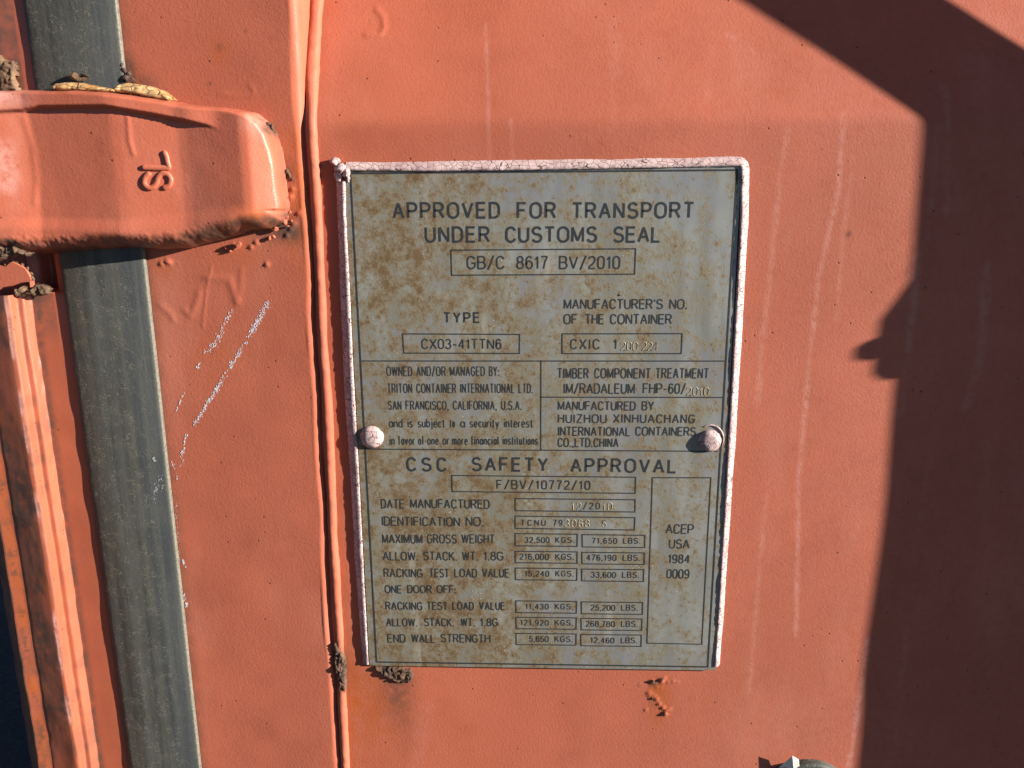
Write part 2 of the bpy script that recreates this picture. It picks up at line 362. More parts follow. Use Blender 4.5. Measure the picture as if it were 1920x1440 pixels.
grid('weld_bead', np.stack([Xb, -Db*.001, Zb], -1), M_PAINT, door, dict(pale=np.zeros_like(Zb), rust=np.clip(rr, 0, 1), dirt=np.clip(db_, 0, 1)), flip=True)

# gasket: ribbed rubber strip over the joint between stile and corner post
cs = [(0, 1.2), (.005, 3.2), (.02, 4.1), (.06, 4.6), (.14, 5.05), (.24, 5.45), (.31, 5.68), (.345, 5.72), (.38, 5.68), (.44, 5.70), (.54, 5.76), (.62, 5.72), (.67, 5.60), (.76, 5.42), (.87, 5.08), (.955, 4.65), (.99, 4.4), (.997, 3.8), (1.0, 2.6)]
csx = np.concatenate([np.linspace(cs[i][0], cs[i+1][0], 4)[:-1] for i in range(len(cs)-1)]+[[1.0]]); csd = np.interp(csx, [c[0] for c in cs], [c[1] for c in cs])
zg2 = np.concatenate([np.linspace(-1.3, -0.24, 20), np.arange(-0.235, 0.24, 0.0014), np.linspace(0.245, 0.95, 12)])
Zk, Ak = np.meshgrid(zg2, csx); Dk = np.repeat(csd[:, None], len(zg2), 1)
Xk = xgl(Zk) + (xgr(Zk)-xgl(Zk))*Ak + (vn(Zk*0+5, Zk, 240, 2)-.5)*.0005*np.maximum(0, 1-Ak*8)
Dk = Dk + (vn(Xk, Zk, 40, 12)-.5)*.3
grid('gasket', np.stack([Xk, -Dk*.001, Zk], -1), M_RUBBER, door, dict(across=Ak))

# hinge strap: pressed pan with raised rims, a rounded end and gentle cross bends
HD = 16.0
ol = [(-140, 176), (-60, 172), (0, 171), (90, 170), (160, 171), (225, 174), (290, 183), (340, 192), (400, 199), (450, 203), (478, 211), (498, 226), (514, 249), (524, 282), (531, 325), (536, 370), (538, 402), (535, 420), (505, 431), (470, 434), (430, 446), (390, 458), (350, 467), (300, 470), (240, 466), (180, 470), (110, 476), (60, 476), (20, 470), (-60, 470), (-140, 470)]
OL = [at(x, y, 8.0) for x, y in ol]
hx0, hx1 = OL[0][0], max(p[0] for p in OL)+.002; hz0, hz1 = min(p[2] for p in OL)-.002, max(p[2] for p in OL)+.002
ha, hb = np.meshgrid(np.arange(hx0+.001, hx1, .00055), np.arange(hz0, hz1, .00055), indexing='ij')
dist = seg_dist(ha, hb, OL)
ins = np.zeros(ha.shape, bool)
for i in range(len(OL)):
    x1, z1, x2, z2 = OL[i][0], OL[i][2], OL[(i+1) % len(OL)][0], OL[(i+1) % len(OL)][2]
    c = ((z1 > hb) != (z2 > hb)) & (ha < (x2-x1)*(hb-z1)/(z2-z1+1e-15)+x1); ins ^= c
sd = np.where(ins, dist, -dist)*1000 + (vn(ha, hb, 160, 21)-.5)*.7         # mm inside the outline
def hX(px): return at(px, 310, 14)[0]
kx = [hX(q) for q in (-140, 0, 40, 78, 110, 228, 246, 345, 362, 462, 478, 500, 530, 545)]
base_d = [28.0, 23.2, 21.2, 19.2, 19.3, 20.6, 20.4, 17.9, 18.0, 20.4, 20.0, 16.8, 11.8, 9.5]
bx = np.interp(ha, kx, base_d)
ker = np.hanning(9); ker /= ker.sum(); col0 = np.interp(ha[:, 0], kx, base_d)
col0 = np.convolve(np.pad(col0, 4, mode='edge'), ker, 'valid'); bx = np.repeat(col0[:, None], ha.shape[1], 1)
topl = [at(x, y, 14) for x, y in ((-140, 214), (0, 216), (60, 212), (90, 206), (215, 205), (300, 219), (395, 238), (470, 262))]
zt = np.interp(ha, [p[0] for p in topl], [p[2] for p in topl]); fadeR = sst(hX(430), hX(360), ha)
rim_t = sst(-.0006, .0012, hb-zt)*3.1*fadeR*(.75+.25*sst(hX(40), hX(90), ha))
botl = [at(x, y, 14) for x, y in ((-140, 405), (60, 404), (230, 408), (340, 398), (430, 384), (490, 378))]
zbt = np.interp(ha, [p[0] for p in botl], [p[2] for p in botl])
rim_b = sst(0, -.007, hb-zbt)*1.7*sst(hX(490), hX(430), ha)
face = bx + rim_t + rim_b + (vn(ha, hb, 80, 22)-.5)*.12 + (vn(ha, hb, 260, 23)-.5)*.05
face += .30*np.exp(-(seg_dist(ha, hb, [at(x, y, 14) for x, y in ((252, 225), (256, 270), (262, 290))])/.0012)**2)
face += .25*np.exp(-(seg_dist(ha, hb, [at(x, y, 14) for x, y in ((60, 225), (75, 280), (82, 340), (80, 380))])/.0016)**2)
rdrop = np.where(hb < zbt-.004, 9.0, 3.2); t = np.clip(sd/rdrop, 0, 1)
hd = -1.0 + (face+1.0)*np.sqrt(np.clip(1-(1-t)**2, 0, 1))
hd += ((vn(ha, hb, 420, 24)-.5)*.7+(vn(ha, hb, 900, 25)-.5)*.7)*sst(zbt-.006, zbt-.016, hb)*(sd > -.5)
ru = np.clip(.8*np.exp(-((ha-at(490, 412, 10)[0])/.009)**2-((hb-at(490, 412, 10)[2])/.007)**2) + .9*np.exp(-((ha-at(513, 300, 10)[0])/.0022)**2-((hb-at(513, 300, 10)[2])/.012)**2)*.8, 0, 1)
di = np.clip(sst(9.5, 4.0, sd)*sst(zbt-.002, zbt-.009, hb)*1.0 + .5*sst(3.5, .5, sd)*sst(hX(470), hX(520), ha) + 1.0*np.exp(-((ha-at(510, 240, 8)[0])/.003)**2-((hb-at(510, 240, 8)[2])/.004)**2) + .9*np.exp(-((ha-at(10, 460, 16)[0])/.012)**2-((hb-at(10, 460, 16)[2])/.009)**2), 0, 1)
pl = np.clip(.5*np.exp(-((ha-hX(30))/.006)**2)*sst(.3, .6, vn(ha, hb, 60, 31)) + .6*np.exp(-((ha-at(20, 185, 16)[0])/.012)**2-((hb-at(20, 185, 16)[2])/.005)**2) + .35*np.exp(-((ha-at(490, 230, 10)[0])/.006)**2-((hb-at(490, 230, 10)[2])/.005)**2), 0, 1)
hinge = grid('hinge_strap', np.stack([ha, -hd*.001, hb], -1), M_HINGE, door, dict(rust=ru, dirt=di, pale=pl), keep=sd > -.9)
def hinge_d(X, Z):
    i = int(round((X-ha[0, 0])/.00055)); j = int(round((Z-hb[0, 0])/.00055)); return hd[min(max(i, 0), hd.shape[0]-1), min(max(j, 0), hd.shape[1]-1)]

def tube(name, P, r, mats, parent, n=10, flat_=1.0, caps=True):
    """round stroke through 3-D points P, radius r (metres, or list)"""
    P = np.array(P, float); m = len(P); rs = np.full(m, r) if np.isscalar(r) else np.array(r)
    T = np.gradient(P, axis=0); T /= np.linalg.norm(T, axis=1)[:, None]
    out = []; N0 = np.array([0, -1.0, 0])
    S = np.cross(T, N0); S /= np.linalg.norm(S, axis=1)[:, None]+1e-12; Nn = np.cross(S, T)
    V = []; F = []
    ends = [(0, .0), (0, .5), (0, .85)]
    rows = []
    for i in range(m):
        rows.append((P[i], S[i], Nn[i], rs[i]))
    if caps:
        rows = [(P[0]-T[0]*rs[0]*.95, S[0], Nn[0], rs[0]*.15), (P[0]-T[0]*rs[0]*.7, S[0], Nn[0], rs[0]*.7)] + rows + [(P[-1]+T[-1]*rs[-1]*.7, S[-1], Nn[-1], rs[-1]*.7), (P[-1]+T[-1]*rs[-1]*.95, S[-1], Nn[-1], rs[-1]*.15)]
    for p, s_, n_, r_ in rows:
        for k in range(n):
            a = 2*math.pi*k/n; V.append(p + s_*math.cos(a)*r_ + n_*math.sin(a)*r_*flat_)
    for i in range(len(rows)-1):
        for k in range(n): F.append((i*n+k, i*n+(k+1) % n, (i+1)*n+(k+1) % n, (i+1)*n+k))
    F.append(tuple(range(n))); F.append(tuple(range((len(rows)-1)*n, len(rows)*n))[::-1])
    return mesh(name, V, F, mats, parent)
def on_hinge(pts, lift=.35):
    out = []
    for x, y in pts:
        p = at(x, y, 15.0); dd = hinge_d(p[0], p[2]); p = at(x, y, dd); out.append((p[0], -(dd+lift)*.001, p[2]))
    return out
def smooth_pts(pts, k=6):
    pts = np.array(pts, float); n = len(pts); ts = np.linspace(0, n-1, (n-1)*k+1); out = []
    for t in ts:
        i = min(int(t), n-2); f = t-i; p0, p1, p2, p3 = pts[max(i-1, 0)], pts[i], pts[i+1], pts[min(i+2, n-1)]
        out.append(.5*((2*p1)+(-p0+p2)*f+(2*p0-5*p1+4*p2-p3)*f*f+(-p0+3*p1-3*p2+p3)*f**3))
    return np.array(out)
S_px = [(279, 326), (272, 334), (271, 345), (279, 352), (288, 350), (294, 342), (297, 333), (304, 326), (314, 327), (320, 336), (318, 347), (309, 352)]
L1 = [(270, 314), (285, 314.5), (300, 315), (316, 315)]; L2 = [(317, 314), (314, 304), (312, 294), (309, 287)]
def raised_letter(name, strokes):
    V = []; F = []
    objs = [tube(name, smooth_pts(on_hinge(sx, .15)), .00135, M_HINGE, hinge, 12, .62) for sx in strokes]
    if len(objs) > 1:
        a, b = objs; n0 = len(a.data.vertices)
        V = [v.co.copy() for v in a.data.vertices] + [v.co.copy() for v in b.data.vertices]
        F = [tuple(p.vertices) for p in a.data.polygons] + [tuple(i+n0 for i in p.vertices) for p in b.data.polygons]
        for o in objs: bpy.data.objects.remove(o)
        mesh(name, V, F, M_HINGE, hinge)
raised_letter('raised_letter', [S_px]); raised_letter('raised_letter', [L1, L2])

def lumps(name, items, mats, parent, seed=0, sub=2, rough=1.3, squash=.8):
    """broken scale: angular lumps (px, py, depth, radius mm, [stretch x, stretch z]) in one mesh"""
    import bmesh
    rnd = random.Random(seed); bm = bmesh.new()
    for it in items:
        px, py, d, r = it[:4]; sx, sz = (it[4], it[5]) if len(it) > 4 else (1, 1)
        c = at(px, py, d); b2 = bmesh.new(); bmesh.ops.create_icosphere(b2, subdivisions=sub, radius=1)
        ax = [Vector((rnd.uniform(-1, 1), rnd.uniform(-1, 1), rnd.uniform(-1, 1))).normalized() for _ in range(9)]; cut = [rnd.uniform(.35, .8) for _ in ax]
        for v in b2.verts:
            p = v.co.copy()
            for a, k in zip(ax, cut):
                e = p.dot(a)-k
                if e > 0: p -= a*e*.9
            p *= 1+rnd.uniform(-.10, .10)*rough
            v.co = Vector((c[0]+p.x*r*.001*sx, c[1]+p.y*r*.001*squash, c[2]+p.z*r*.001*sz))
        m2 = bpy.data.meshes.new('t'); b2.to_mesh(m2); b2.free(); bm.from_mesh(m2); bpy.data.meshes.remove(m2)
    me = bpy.data.meshes.new(name); bm.to_mesh(me); bm.free()
    return link(name, me, mats, parent, smooth=False)
rl = random.Random(5)
def patch(name, outline, d0, thick, mats, parent, seed, rough=1.0, f=520, tilt=0.0, edge=2.0, step=.00045):
    """a crust with an uneven outline and a craggy surface; d0 mm is the depth of what it sits on"""
    O = [at(x, y, d0+thick*.5) for x, y in outline]; xs_ = [p[0] for p in O]; zs_ = [p[2] for p in O]
    a, b = np.meshgrid(np.arange(min(xs_)-.003, max(xs_)+.003, step), np.arange(min(zs_)-.003, max(zs_)+.003, step), indexing='ij')
    dd = seg_dist(a, b, O+[O[0]]); inn = np.zeros(a.shape, bool)
    for i in range(len(O)):
        x1, z1, x2, z2 = O[i][0], O[i][2], O[(i+1) % len(O)][0], O[(i+1) % len(O)][2]
        inn ^= ((z1 > b) != (z2 > b)) & (a < (x2-x1)*(b-z1)/(z2-z1+1e-15)+x1)
    q = np.where(inn, dd, -dd)*1000 + (vn(a, b, f*.8, seed)-.5)*1.8*min(1, rough)
    t_ = np.clip(q/edge, 0, 1); k = np.sqrt(np.clip(1-(1-t_)**2, 0, 1))
    n_ = .6*np.abs(vn(a, b, f, seed+1)-.5)*2 + .4*vn(a, b, f*2.3, seed+2); n_ = n_ + .35*np.floor(vn(a, b, f*.5, seed+3)*4)/4
    d = d0 - .5 + k*(thick*(1-.5*rough) + .5 + thick*rough*n_) - tilt*(b-np.mean(zs_))*1000
    return grid(name, np.stack([a, -d*.001, b], -1), mats, parent, keep=q > -.3)
# scale on the hinge: tan sealant along its upper edge, rust at its tip and lower left
patch('peeling_sealant', [(95, 163), (103, 155), (125, 152), (150, 154), (176, 159), (200, 164), (216, 166), (220, 174), (188, 174), (160, 174), (138, 172), (118, 171), (103, 171)], 9.0, 4.2, M_TAN, hinge, 101, .14, 300, tilt=.45, edge=1.6)
patch('peeling_sealant', [(211, 166), (221, 156), (234, 153), (256, 156), (282, 161), (306, 169), (322, 179), (330, 188), (322, 193), (300, 189), (275, 183), (250, 178), (226, 175), (212, 174)], 8.0, 5.0, M_TAN, hinge, 102, .14, 280, tilt=.5, edge=1.6)
lumps('rust_flake', [(138, 143, 7, 2.2, 1.4, .8), (158, 141, 7, 1.7, 1.5, .6), (150, 148, 6.5, 2.2, 2.0, .5)], M_CLAY, hinge, 3)
lumps('rust_flake', [(233, 133, 4, 1.8), (241, 142, 4, 1.9), (237, 148, 4.5, 2), (250, 150, 4, 1.6), (229, 122, 4, 1.2)], M_RUST, hinge, 4)
lumps('rust_flake', [(509, 238, 7, 1.7), (514, 246, 6, 1.4), (503, 232, 8, 1.2), (538, 322, 4, 1.5, .7, 1.2), (544, 329, 3.6, 1.2, .8, 1.4), (549, 336, 3.4, .8)], M_RUST, hinge, 6)
lumps('rust_flake', [(511, 418, 6, 2.4, 1.1, .8), (523, 412, 6, 2.2), (533, 415, 5, 2.0), (538, 408, 4.5, 1.6), (504, 408, 7.5, 1.5), (517, 428, 4.5, 1.6), (506, 446, 3.6, 1.2), (514, 444, 3.5, 1.1), (541, 424, 3.8, .9), (547, 414, 3.6, .8), (543, 398, 4, 1.0)], M_PLAIN, hinge, 8)
lumps('rust_flake', [(512, 423, 5.5, 2.0, 1.2, .7), (529, 421, 5, 1.5, 1.2, .6), (520, 420, 6, 1.3)], M_RUST, hinge, 9)
patch('rust_flake', [(-30, 442), (0, 442), (16, 446), (28, 456), (44, 468), (60, 474), (50, 481), (30, 480), (10, 488), (-30, 490)], 17, 3.2, M_CLAY, hinge, 104, .8, 420, edge=1.6)
lumps('weld_drop', [(448, 459, 4.5, 2.3), (424, 466, 3.5, 1.4, 1.3, .8), (432, 470, 3.4, 1.2, 1.4, .7)], M_PLAIN, hinge, 13, rough=.1)
# rust broken out of the seam
patch('rust_scale', [(625, 1206), (631, 1200), (637, 1212), (644, 1225), (646, 1245), (648, 1270), (650, 1290), (647, 1300), (641, 1296), (635, 1275), (630, 1255), (625, 1238), (627, 1222)], 1.2, 2.6, M_RUST, door, 106, .8, 520, edge=1.2)
lumps('rust_scale', [(640, 1229, 3.4, 1.6, .8, 1.2), (646, 1240, 2.6, 1.0), (647, 1295, 2.2, .9, .6, 2)], M_CLAY, door, 15)
patch('rust_scale', [(704, 1250), (770, 1252), (776, 1262), (771, 1277), (757, 1281), (745, 1279), (733, 1274), (720, 1268), (708, 1262)], 0, 1.7, M_RUST, door, 105, 1.2, 400, edge=1.0)
lumps('rust_scale', [(760, 1258, 1.4, 1.6, 1.5, .8), (768, 1266, 1.2, 1.6), (742, 1270, 1.0, 1.5), (728, 1264, .8, 1.3, 1.4, .8), (724, 1277, .3, 1.0)], M_RUST, door, 17)
lumps('rust_scale', [(1224, 1278, .4, 1.2), (1241, 1275, .4, 1.2), (1246, 1338, .3, 1.2, .8, 1.4), (1223, 1309, .2, .8, .6, 2)], M_RUST, door, 18)

# scraped white paint: thin flakes along two rub marks on the stile and a few on the gasket
def stile_d(X, Z):
    j = int(np.argmin(np.abs(zf-Z))); return float(np.interp(X, Xs[:nf, j], Ds[:nf, j]))
def flecks(name, segs, d, parent, seed):
    rnd = random.Random(seed); V = []; F = []
    for (x0, y0), (x1, y1), n, w, r in segs:
        for _ in range(n):
            t = rnd.random(); x = x0+(x1-x0)*t + rnd.gauss(0, w*.75); y = y0+(y1-y0)*t + rnd.gauss(0, w*.5)
            c = at(x, y, 4.5 if callable(d) else d); dd = d(c[0], c[2])+.06 if callable(d) else d; c = at(x, y, dd); k = rnd.randint(4, 6); rr = r*.001*rnd.uniform(.3, 1.0)*.8; a0 = rnd.random()*6.3; el = rnd.uniform(1, 3.0); i0 = len(V)
            dx, dz = .45, .9
            for j in range(k):
                a = a0 + 2*math.pi*j/k; q = rr*rnd.uniform(.6, 1.2); ex, ez = q*math.cos(a), q*math.sin(a)
                al = ex*dx+ez*dz; ex += dx*al*(el-1); ez += dz*al*(el-1)
                V.append((c[0]+ex, c[1]-.00006*rnd.uniform(.5, 2), c[2]+ez))
            F.append(tuple(range(i0, i0+k)))
    o = mesh(name, V, F, M_FLECK, parent, smooth=False); o['kind'] = 'stuff'
    return o
flecks('paint_scrape', [((505, 565), (470, 625), 190, 4.2, .34), ((478, 612), (430, 690), 120, 3.6, .36), ((450, 660), (400, 740), 90, 3.8, .34), ((415, 715), (362, 800), 170, 3.2, .40), ((350, 815), (340, 856), 30, 1.6, .5),
        ((436, 580), (415, 620), 40, 3, .36), ((418, 620), (388, 665), 90, 4, .36), ((375, 680), (370, 692), 14, 1.5, .42), ((345, 735), (328, 775), 26, 1.6, .42), ((345, 860), (331, 900), 12, 3, .4), ((318, 865), (326, 880), 16, 3, .34), ((328, 930), (337, 1050), 40, 1.6, .36), ((342, 1050), (348, 1064), 14, 1.2, .5), ((344, 1112), (351, 1138), 22, 2.0, .55)], stile_d, door, 21)
flecks('paint_scrape', [((302, 890), (280, 950), 70, 4.0, .28), ((288, 858), (291, 864), 5, 1.4, .55), ((278, 972), (284, 976), 4, 1, .5), ((302, 920), (308, 900), 6, 2, .3)], 5.3, door, 22)

# ------------------------------------------------------------------ locking rod and its clamp, just outside the picture: their shadow falls across the panel
shl = at(1731, 232, 0)[0]; ROD_R = 13.2; ROD_D = 46.0
half = ROD_R*.001*math.sqrt(1+KX*KX)
rodx = shl + half + ROD_D*.001*KX
zr = np.linspace(-1.25, 0.93, 60); tr_ = np.linspace(0, 2*math.pi, 28, endpoint=False)
Tr, Zr = np.meshgrid(tr_, zr, indexing='ij')
rod = grid('locking_rod', np.stack([rodx+ROD_R*.001*np.cos(Tr), -ROD_D*.001+ROD_R*.001*np.sin(Tr), Zr], -1), M_PLAIN, door, dict(), closed=True)
def ring(name, prof, cx, d, parent, mats, n=36):
    """profile of (z, r mm) turned about the rod"""
    t_ = np.linspace(0, 2*math.pi, n, endpoint=False); T_, Zp = np.meshgrid(t_, [p[0] for p in prof], indexing='ij'); Rp = np.repeat(np.array([p[1] for p in prof])[None], n, 0)
    return grid(name, np.stack([cx+Rp*.001*np.cos(T_), -d*.001+Rp*.001*np.sin(T_), Zp], -1), mats, parent, dict(), closed=True)
zc1 = at(1680, 538, 0)[2] + (ROD_D+14)*.001*KZ; zc0 = at(1680, 714, 0)[2] + (ROD_D+15.5)*.001*KZ
ring('rod_collar', [(zc1+.004, 12.8), (zc1-.006, 14.4), (zc1-.016, 16.3), (zc0+.004, 16.4), (zc0, 15.2), (zc0-.001, 12.6)], rodx, ROD_D, rod, M_PLAIN)
zn = at(1640, 664, 0)[2] + (ROD_D+18.5)*.001*KZ
# a bolt head standing off the collar on the side that makes the small nub of shadow
nb = Vector((-1.0, -KX, 0)).normalized()
bolt_c = np.array([rodx, -ROD_D*.001, zn]) + np.array([nb.x*-1, nb.y*-1, 0])*0
def bolt(name, c, axis, r, L, parent, mats):
    axis = Vector(axis).normalized(); q = axis.to_track_quat('Z', 'Y'); V = []; F = []
    rows = [(0, r), (L*.80, r), (L*.92, r*.85), (L, r*.5), (L*1.01, .0001)]
    for h, rr_ in rows:
        for k in range(6):
            a = k*math.pi/3; V.append(Vector(c) + q @ Vector((rr_*math.cos(a), rr_*math.sin(a), h)))
    for i in range(len(rows)-1):
        for k in range(6): F.append((i*6+k, i*6+(k+1) % 6, (i+1)*6+(k+1) % 6, (i+1)*6+k))
    return mesh(name, V, F, mats, parent, smooth=False)
bolt('clamp_bolt', (rodx, -ROD_D*.001, zn), (-.25, -1.0, 0), .0062, .0190, rod, M_PLAIN)
# brackets that carry the rod on the panel
for zz in (0.62, -0.80):
    V = []; F = []
    x0, x1, dA, dB = rodx-.03, rodx+.03, panel_d(zz)-1, ROD_D-10
    for z_ in (zz-.03, zz+.03):
        for x_, d_ in ((x0, dA), (x1, dA), (x1, dB), (x0, dB)): V.append((x_, -float(d_)*.001, z_))
    F = [(0, 1, 2, 3), (7, 6, 5, 4), (0, 4, 5, 1), (1, 5, 6, 2), (2, 6, 7, 3), (3, 7, 4, 0)]
    mesh('rod_bracket', V, F, M_PLAIN, rod, smooth=False)

# ------------------------------------------------------------------ round fitting at the lower edge: rubber ring, cream cap, ridged lug
hc = at(1510, 1511, 3); HR = (at(1510+95, 1511, 3)[0]-hc[0])*1000
def lathe(name, prof, c, parent, mats, n=64, attrs=None):
    t_ = np.linspace(0, 2*math.pi, n, endpoint=False); T_, Rr = np.meshgrid(t_, [p[0] for p in prof], indexing='ij'); Dd = np.repeat(np.array([p[1] for p in prof])[None], n, 0)
    wb = 1 + .012*np.sin(5*T_+1)
    return grid(name, np.stack([c[0]+Rr*wb*.001*np.cos(T_), -Dd*.001, c[2]+Rr*wb*.001*np.sin(T_)], -1), mats, parent, {'across': np.full(T_.shape, .5)}, closed=True)
fit = lathe('rubber_ring', [(HR+.3, -.5), (HR+.3, 3.4), (HR-.4, 4.6), (HR-1.8, 5.2), (HR-2.6, 4.6), (HR-3.4, 3.2), (HR-6.5, 2.4), (HR-7.5, .5)], hc, door, M_RUBBER)
lathe('cap', [(HR-6.0, .4), (HR-6.4, 3.4), (HR-7.4, 4.2), (HR-10, 4.5), (6, 4.8), (.01, 4.8)], hc, fit, M_CREAM)
A = at(1486, 1419, 9); e = hc
lug = [at(1486, 1417, 5.0), at(1498, 1424, 4.4), at(1503, 1500, 4.6), at(1492, 1500, 5.2), at(1454, 1444, 0.5), at(1450, 1500, 0.5)]
mesh('lug', [tuple(p) for p in lug], [(0, 1, 2, 3), (0, 3, 5, 4), (0, 4, 1), (4, 5, 2, 1)], M_CREAM, fit, smooth=False)
adopt(door)

# ------------------------------------------------------------------ corner post and container body
body = empty('shipping_container', (-.3, .05, GZ), 'rusty red corner post and side wall of the shipping container', 'container')
pp = [(250, 1.6), (240, 2.6), (187, 2.7), (182, 4.2), (174, 7.2), (171, 7.7), (163, 8.0), (160, 9.0), (151, 12.8), (147, 13.5), (142, 13.6), (138, 13.4), (103, 11.0), (100, 10.6), (96, 10.6), (77, 11.1), (73, 11.2), (66, 7.0), (60, -2), (57.5, -40), (57, -90)]
ppx = []; ppd = []; ppk = []
for i in range(len(pp)-1):
    k = max(2, int(abs(pp[i+1][0]-pp[i][0])/3)+2)
    for j in range(k):
        f = j/k; ppx.append(pp[i][0]+(pp[i+1][0]-pp[i][0])*f); ppd.append(pp[i][1]+(pp[i+1][1]-pp[i][1])*f)
ppx.append(pp[-1][0]); ppd.append(pp[-1][1])
zp_top = at(40, 552, 8)[2]
def post(name, z0, z1, sel, step=.0012):
    zz = np.concatenate([np.arange(z0, max(z0, -.24), .05), np.arange(max(z0, -.24), min(z1, .24), step), np.arange(min(z1, .24), z1, .05), [z1]]); zz = np.unique(zz)
    Xc = np.array([at(x, 1440, max(d, -2))[0] for x, d in zip(ppx, ppd)])[sel]; Dc = np.array(ppd)[sel]; Pc = np.array(ppx)[sel]
    Zp, Xp = np.meshgrid(zz, Xc); Dp = np.repeat(Dc[:, None], len(zz), 1); Pp = np.repeat(Pc[:, None], len(zz), 1)
    w = (vn(Zp*0+4, Zp, 26, 14)-.5)
    Xp = Xp + w*.0009*((Pp < 190) & (Pp > 60)) + .0005*(vn(Pp*.001, Zp, 150, 16)-.5)
    Dp = Dp + (vn(Xp, Zp, 70, 15)-.5)*.55
    Dp = Dp - 17*((Pp > 188) & (Pp < 252))*sst(zp_top+.0005, zp_top+.0025, Zp)*(1-sst(at(70, 380, 0)[2], at(70, 372, 0)[2], Zp))
    ru = .5*((Pp > 103) & (Pp < 141))*sst(.45, .75, vn(Xp, Zp, 38, 27)) + .95*np.exp(-((Pp-88)/12)**2)*sst(.2, .5, vn(Xp, Zp, 60, 18)) + .12*(Pp > 190)
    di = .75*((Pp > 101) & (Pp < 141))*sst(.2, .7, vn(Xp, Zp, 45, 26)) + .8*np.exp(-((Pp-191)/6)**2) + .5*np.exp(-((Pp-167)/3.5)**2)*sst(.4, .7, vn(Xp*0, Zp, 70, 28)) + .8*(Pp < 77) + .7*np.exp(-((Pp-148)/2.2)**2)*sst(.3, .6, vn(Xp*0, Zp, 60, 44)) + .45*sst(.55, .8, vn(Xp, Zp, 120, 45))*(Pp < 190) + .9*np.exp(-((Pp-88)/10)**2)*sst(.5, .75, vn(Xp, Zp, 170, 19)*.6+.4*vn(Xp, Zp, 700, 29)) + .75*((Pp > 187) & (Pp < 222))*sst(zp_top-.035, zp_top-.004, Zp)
    pl = .8*np.exp(-((Pp-143.5)/3)**2)*sst(.45, .7, vn(Xp*0, Zp, 55, 20))
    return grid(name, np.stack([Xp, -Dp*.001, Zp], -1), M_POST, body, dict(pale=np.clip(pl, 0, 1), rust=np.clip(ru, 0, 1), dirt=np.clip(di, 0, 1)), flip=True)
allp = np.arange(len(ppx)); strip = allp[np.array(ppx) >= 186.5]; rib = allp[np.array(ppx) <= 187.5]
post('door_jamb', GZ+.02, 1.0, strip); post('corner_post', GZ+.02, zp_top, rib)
po = [o for o in C.objects if o.name == 'corner_post'][0]
patch('rust_scale', [(-40, 98), (-4, 100), (6, 110), (16, 118), (26, 112), (30, 128), (33, 150), (35, 172), (-40, 176)], 3, 3.2, M_CLAY, body, 107, .8, 330, edge=1.6)
patch('rust_scale', [(16, 556), (28, 545), (40, 536), (58, 540), (66, 530), (80, 532), (94, 542), (95, 552), (74, 556), (60, 553), (44, 558), (30, 560)], 7, 2.8, M_CLAY, body, 108, .8, 430, edge=1.2)
lumps('rust_scale', [(76, 541, 7, 3.0, 1.2, 1), (62, 545, 7, 2.5), (84, 547, 6, 2.4), (34, 548, 9, 2.6)], M_CLAY, body, 32)
# the torn hinge knuckle below the strap
kn = [(-40, 500), (-10, 496), (10, 499), (22, 489), (38, 496), (50, 503), (58, 516), (61, 524), (52, 529), (40, 531), (22, 537), (5, 540), (-12, 552), (-40, 556)]
V = []; nk = len(kn)
for dd, s_ in ((15.5, .93), (14.5, 1.0), (9, 1.0), (4, .95)):
    cx, cyy = 10, 518
    for x, y in kn: V.append(at(cx+(x-cx)*s_, cyy+(y-cyy)*s_, dd))
F = [tuple(range(nk))[::-1]] + [(i*nk+k, i*nk+(k+1) % nk, (i+1)*nk+(k+1) % nk, (i+1)*nk+k) for i in range(3) for k in range(nk)]
mesh('hinge_knuckle', V, F, M_PLAIN, body, smooth=False)
lumps('rust_scale', [(x, y, 14, rl.uniform(.8, 1.6)) for x, y in ((22, 490), (30, 493), (40, 498), (50, 504), (57, 514), (60, 522), (54, 528), (5, 497), (12, 498))], M_CLAY, body, 33)
# long side wall behind the post: corrugated sheet, and the roof and floor edges that close the box
xw = at(57, 1440, -2)[0] + .012
ys = []; y_ = .06
while y_ < 5.9:
    ys += [(y_, 0), (y_+.07, 0), (y_+.138, .036), (y_+.208, .036)]; y_ += .276
V = []; F = []
for y_, o_ in ys: V += [(xw+o_, y_, GZ+.15), (xw+o_, y_, 1.05)]
for i in range(len(ys)-1): F.append((2*i, 2*i+2, 2*i+3, 2*i+1))
mesh('side_wall', V, F, M_PLAIN, body, smooth=False)
def box(name, lo, hi, m, parent):
    V = [(x, y, z) for x in (lo[0], hi[0]) for y in (lo[1], hi[1]) for z in (lo[2], hi[2])]
    return mesh(name, V, [(0, 1, 3, 2), (4, 6, 7, 5), (0, 4, 5, 1), (2, 3, 7, 6), (0, 2, 6, 4), (1, 5, 7, 3)], m, parent, smooth=False)
box('roof', (xw-.02, .03, 1.05), (1.9, 6.0, 1.12), M_PLAIN, body)
box('bottom_rail', (xw-.02, .03, GZ), (xw+.06, 6.0, GZ+.15), M_PLAIN, body)
box('floor', (xw+.06, .03, GZ+.02), (1.9, 6.0, GZ+.14), M_PLAIN, body)
pw0, pw1 = at(60, 1440, -2)[0], at(187, 1440, -1)[0]
box('post_web', (pw0, .0160, zp_top-.01), (pw1+.004, .05, 1.0), M_PLAIN, body)
adopt(body)

